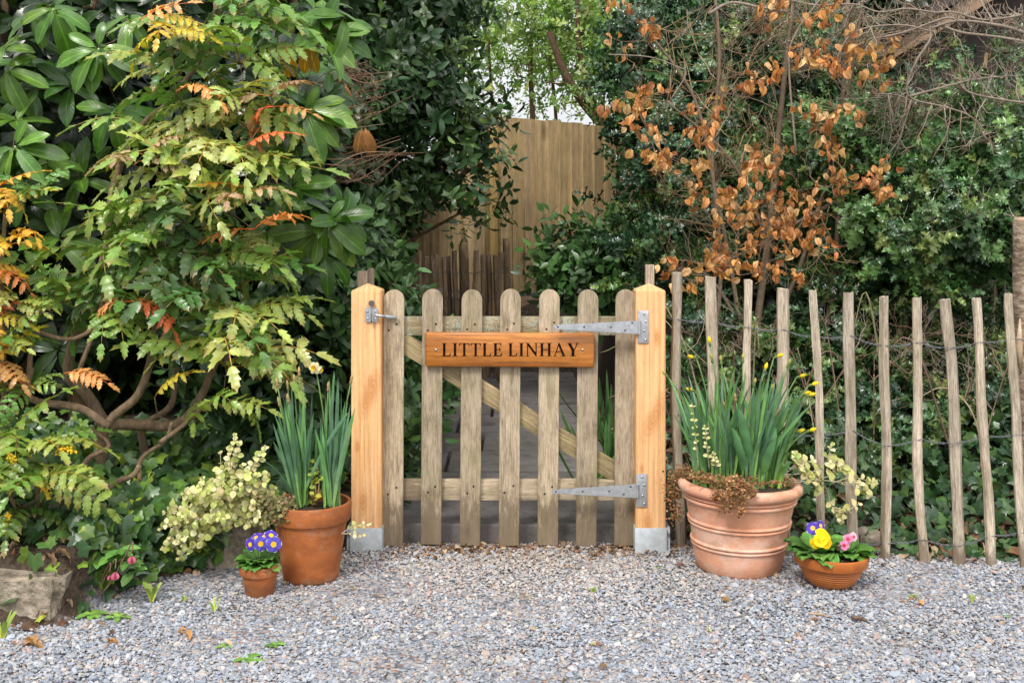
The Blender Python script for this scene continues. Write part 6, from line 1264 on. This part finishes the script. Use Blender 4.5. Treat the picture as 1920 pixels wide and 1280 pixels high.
for i, (px, py, s, n_, lab) in enumerate(((62, 1216, .062, 3, 'curled orange oak leaf lying on the gravel in the bottom left corner'), (350, 1193, .042, 2, 'flat tan dead leaf on the gravel in front of the left bed'), (205, 1212, .035, 2, 'dark brown shrivelled leaf on the gravel below the left bed'), (1368, 1133, .03, 2, 'small pale brown leaf on the gravel below the large planter'), (1713, 1132, .036, 2, 'crumpled tan leaf on the gravel below the palings'), (555, 1114, .016, 1, 'small orange clay-coloured scrap beside the tall orange pot'))):
    D = 2120*1.18/(py-HZ); p = P(px, py, D); a = Acc()
    for k in range(n_): a.add(L_bee[k % 3], frameY([(R_.uniform(-1, 1), R_.uniform(-.5, .5), .1)], [(0, -.3, 1)])[0], [p+np.array((R_.gauss(0, s*.25), R_.gauss(0, s*.2), .014))], s, tintv([(.55, .30, .13)], 1)[0])
    o = a.build('fallen_leaf', M_crisp); tag(o, lab, 'leaf', 'single dead leaves on the gravel')
for (x0, x1, py, r, lab) in ((1517, 1560, 1160, .0035, 'thin straw-coloured stick on the gravel below the ridged bowl'), (1597, 1626, 1167, .0065, 'short dark brown stick on the gravel, right of the straw-coloured one')):
    D = 2120*1.18/(py-HZ); a = Acc(); a.add(tubeT(smooth_path([P(x0, py-3, D)+np.array((0, 0, .012)), P((x0+x1)/2, py, D)+np.array((0, 0, .014)), P(x1, py+3, D)+np.array((0, 0, .010))], 5), r, r*.7, 7, .15, (.45, .32, .2) if r < .005 else (.16, .10, .07))); tag(a.build('stick', M_twig), lab, 'stick')
WG = [(.17, .34, .06), (.24, .42, .08), (.12, .26, .05)]
weeds = [(470, 1240, .045, 9, 'low dandelion rosette, the lowest weed at the bottom centre-left', 1), (420, 1215, .028, 5, 'tiny green weed above and left of the dandelion rosette', 1), (515, 1212, .03, 6, 'tiny green weed above and right of the dandelion rosette', 1), (285, 1130, .06, 6, 'pale arching leaf tuft at the foot of the bank below the hellebore', 0), (402, 1150, .045, 3, 'single leaning grass shoot on the gravel left of the smallest pot', 0), (345, 1130, .022, 4, 'tiny bright green tuft on the gravel right of the pale arching tuft', 0), (1823, 1133, .028, 6, 'green tuft on the gravel at the right, below the last palings', 0), (1888, 1157, .02, 4, 'tiny weed on the gravel near the right edge', 1), (1112, 1115, .022, 4, 'tiny grass tuft on the gravel below the right gate post', 0), (5, 1200, .075, 5, 'pale grass tuft cut by the left edge of the picture', 0), (1235, 1068, .02, 4, 'tiny weed below the steel shoe of the right gate post', 1), (1715, 1120, .02, 5, 'small weed below the seventh and eighth palings', 1), (175, 1155, .055, 7, 'leafy green weed beside the sandstone block', 1), (222, 1160, .05, 5, 'second leafy weed right of the sandstone block', 1), (75, 1080, .0, 0, '', 0)]
lw = leafT([(0, .04), (.25, .16), (.4, .12), (.6, .28), (.8, .22), (1, .02)], 1, .2, .7)
for (px, py, s, n_, lab, kind) in weeds:
    if not n_: continue
    D = 2120*1.18/(py-HZ); p = P(px, py, D); p[2] = .006; a = Acc()
    for k in range(n_):
        az = 2*math.pi*k/n_+R_.uniform(-.4, .4)
        if kind: a.add(lw, frameY([(math.cos(az), math.sin(az), .3)], [(0, 0, 1)])[0], [p], s*R_.uniform(.7, 1.1), tintv(WG, 1)[0])
        else: a.add(bladeT(p, p+np.array((math.cos(az)*s*.5, math.sin(az)*s*.3, s*R_.uniform(.6, 1))), .006 if s < .05 else .013, (0, 0, s*.15)), tint=tintv([(.42, .50, .14), (.28, .40, .08)], 1)[0])
    tag(a.build('weed', M_prim), lab, 'weed', 'weeds in the gravel')
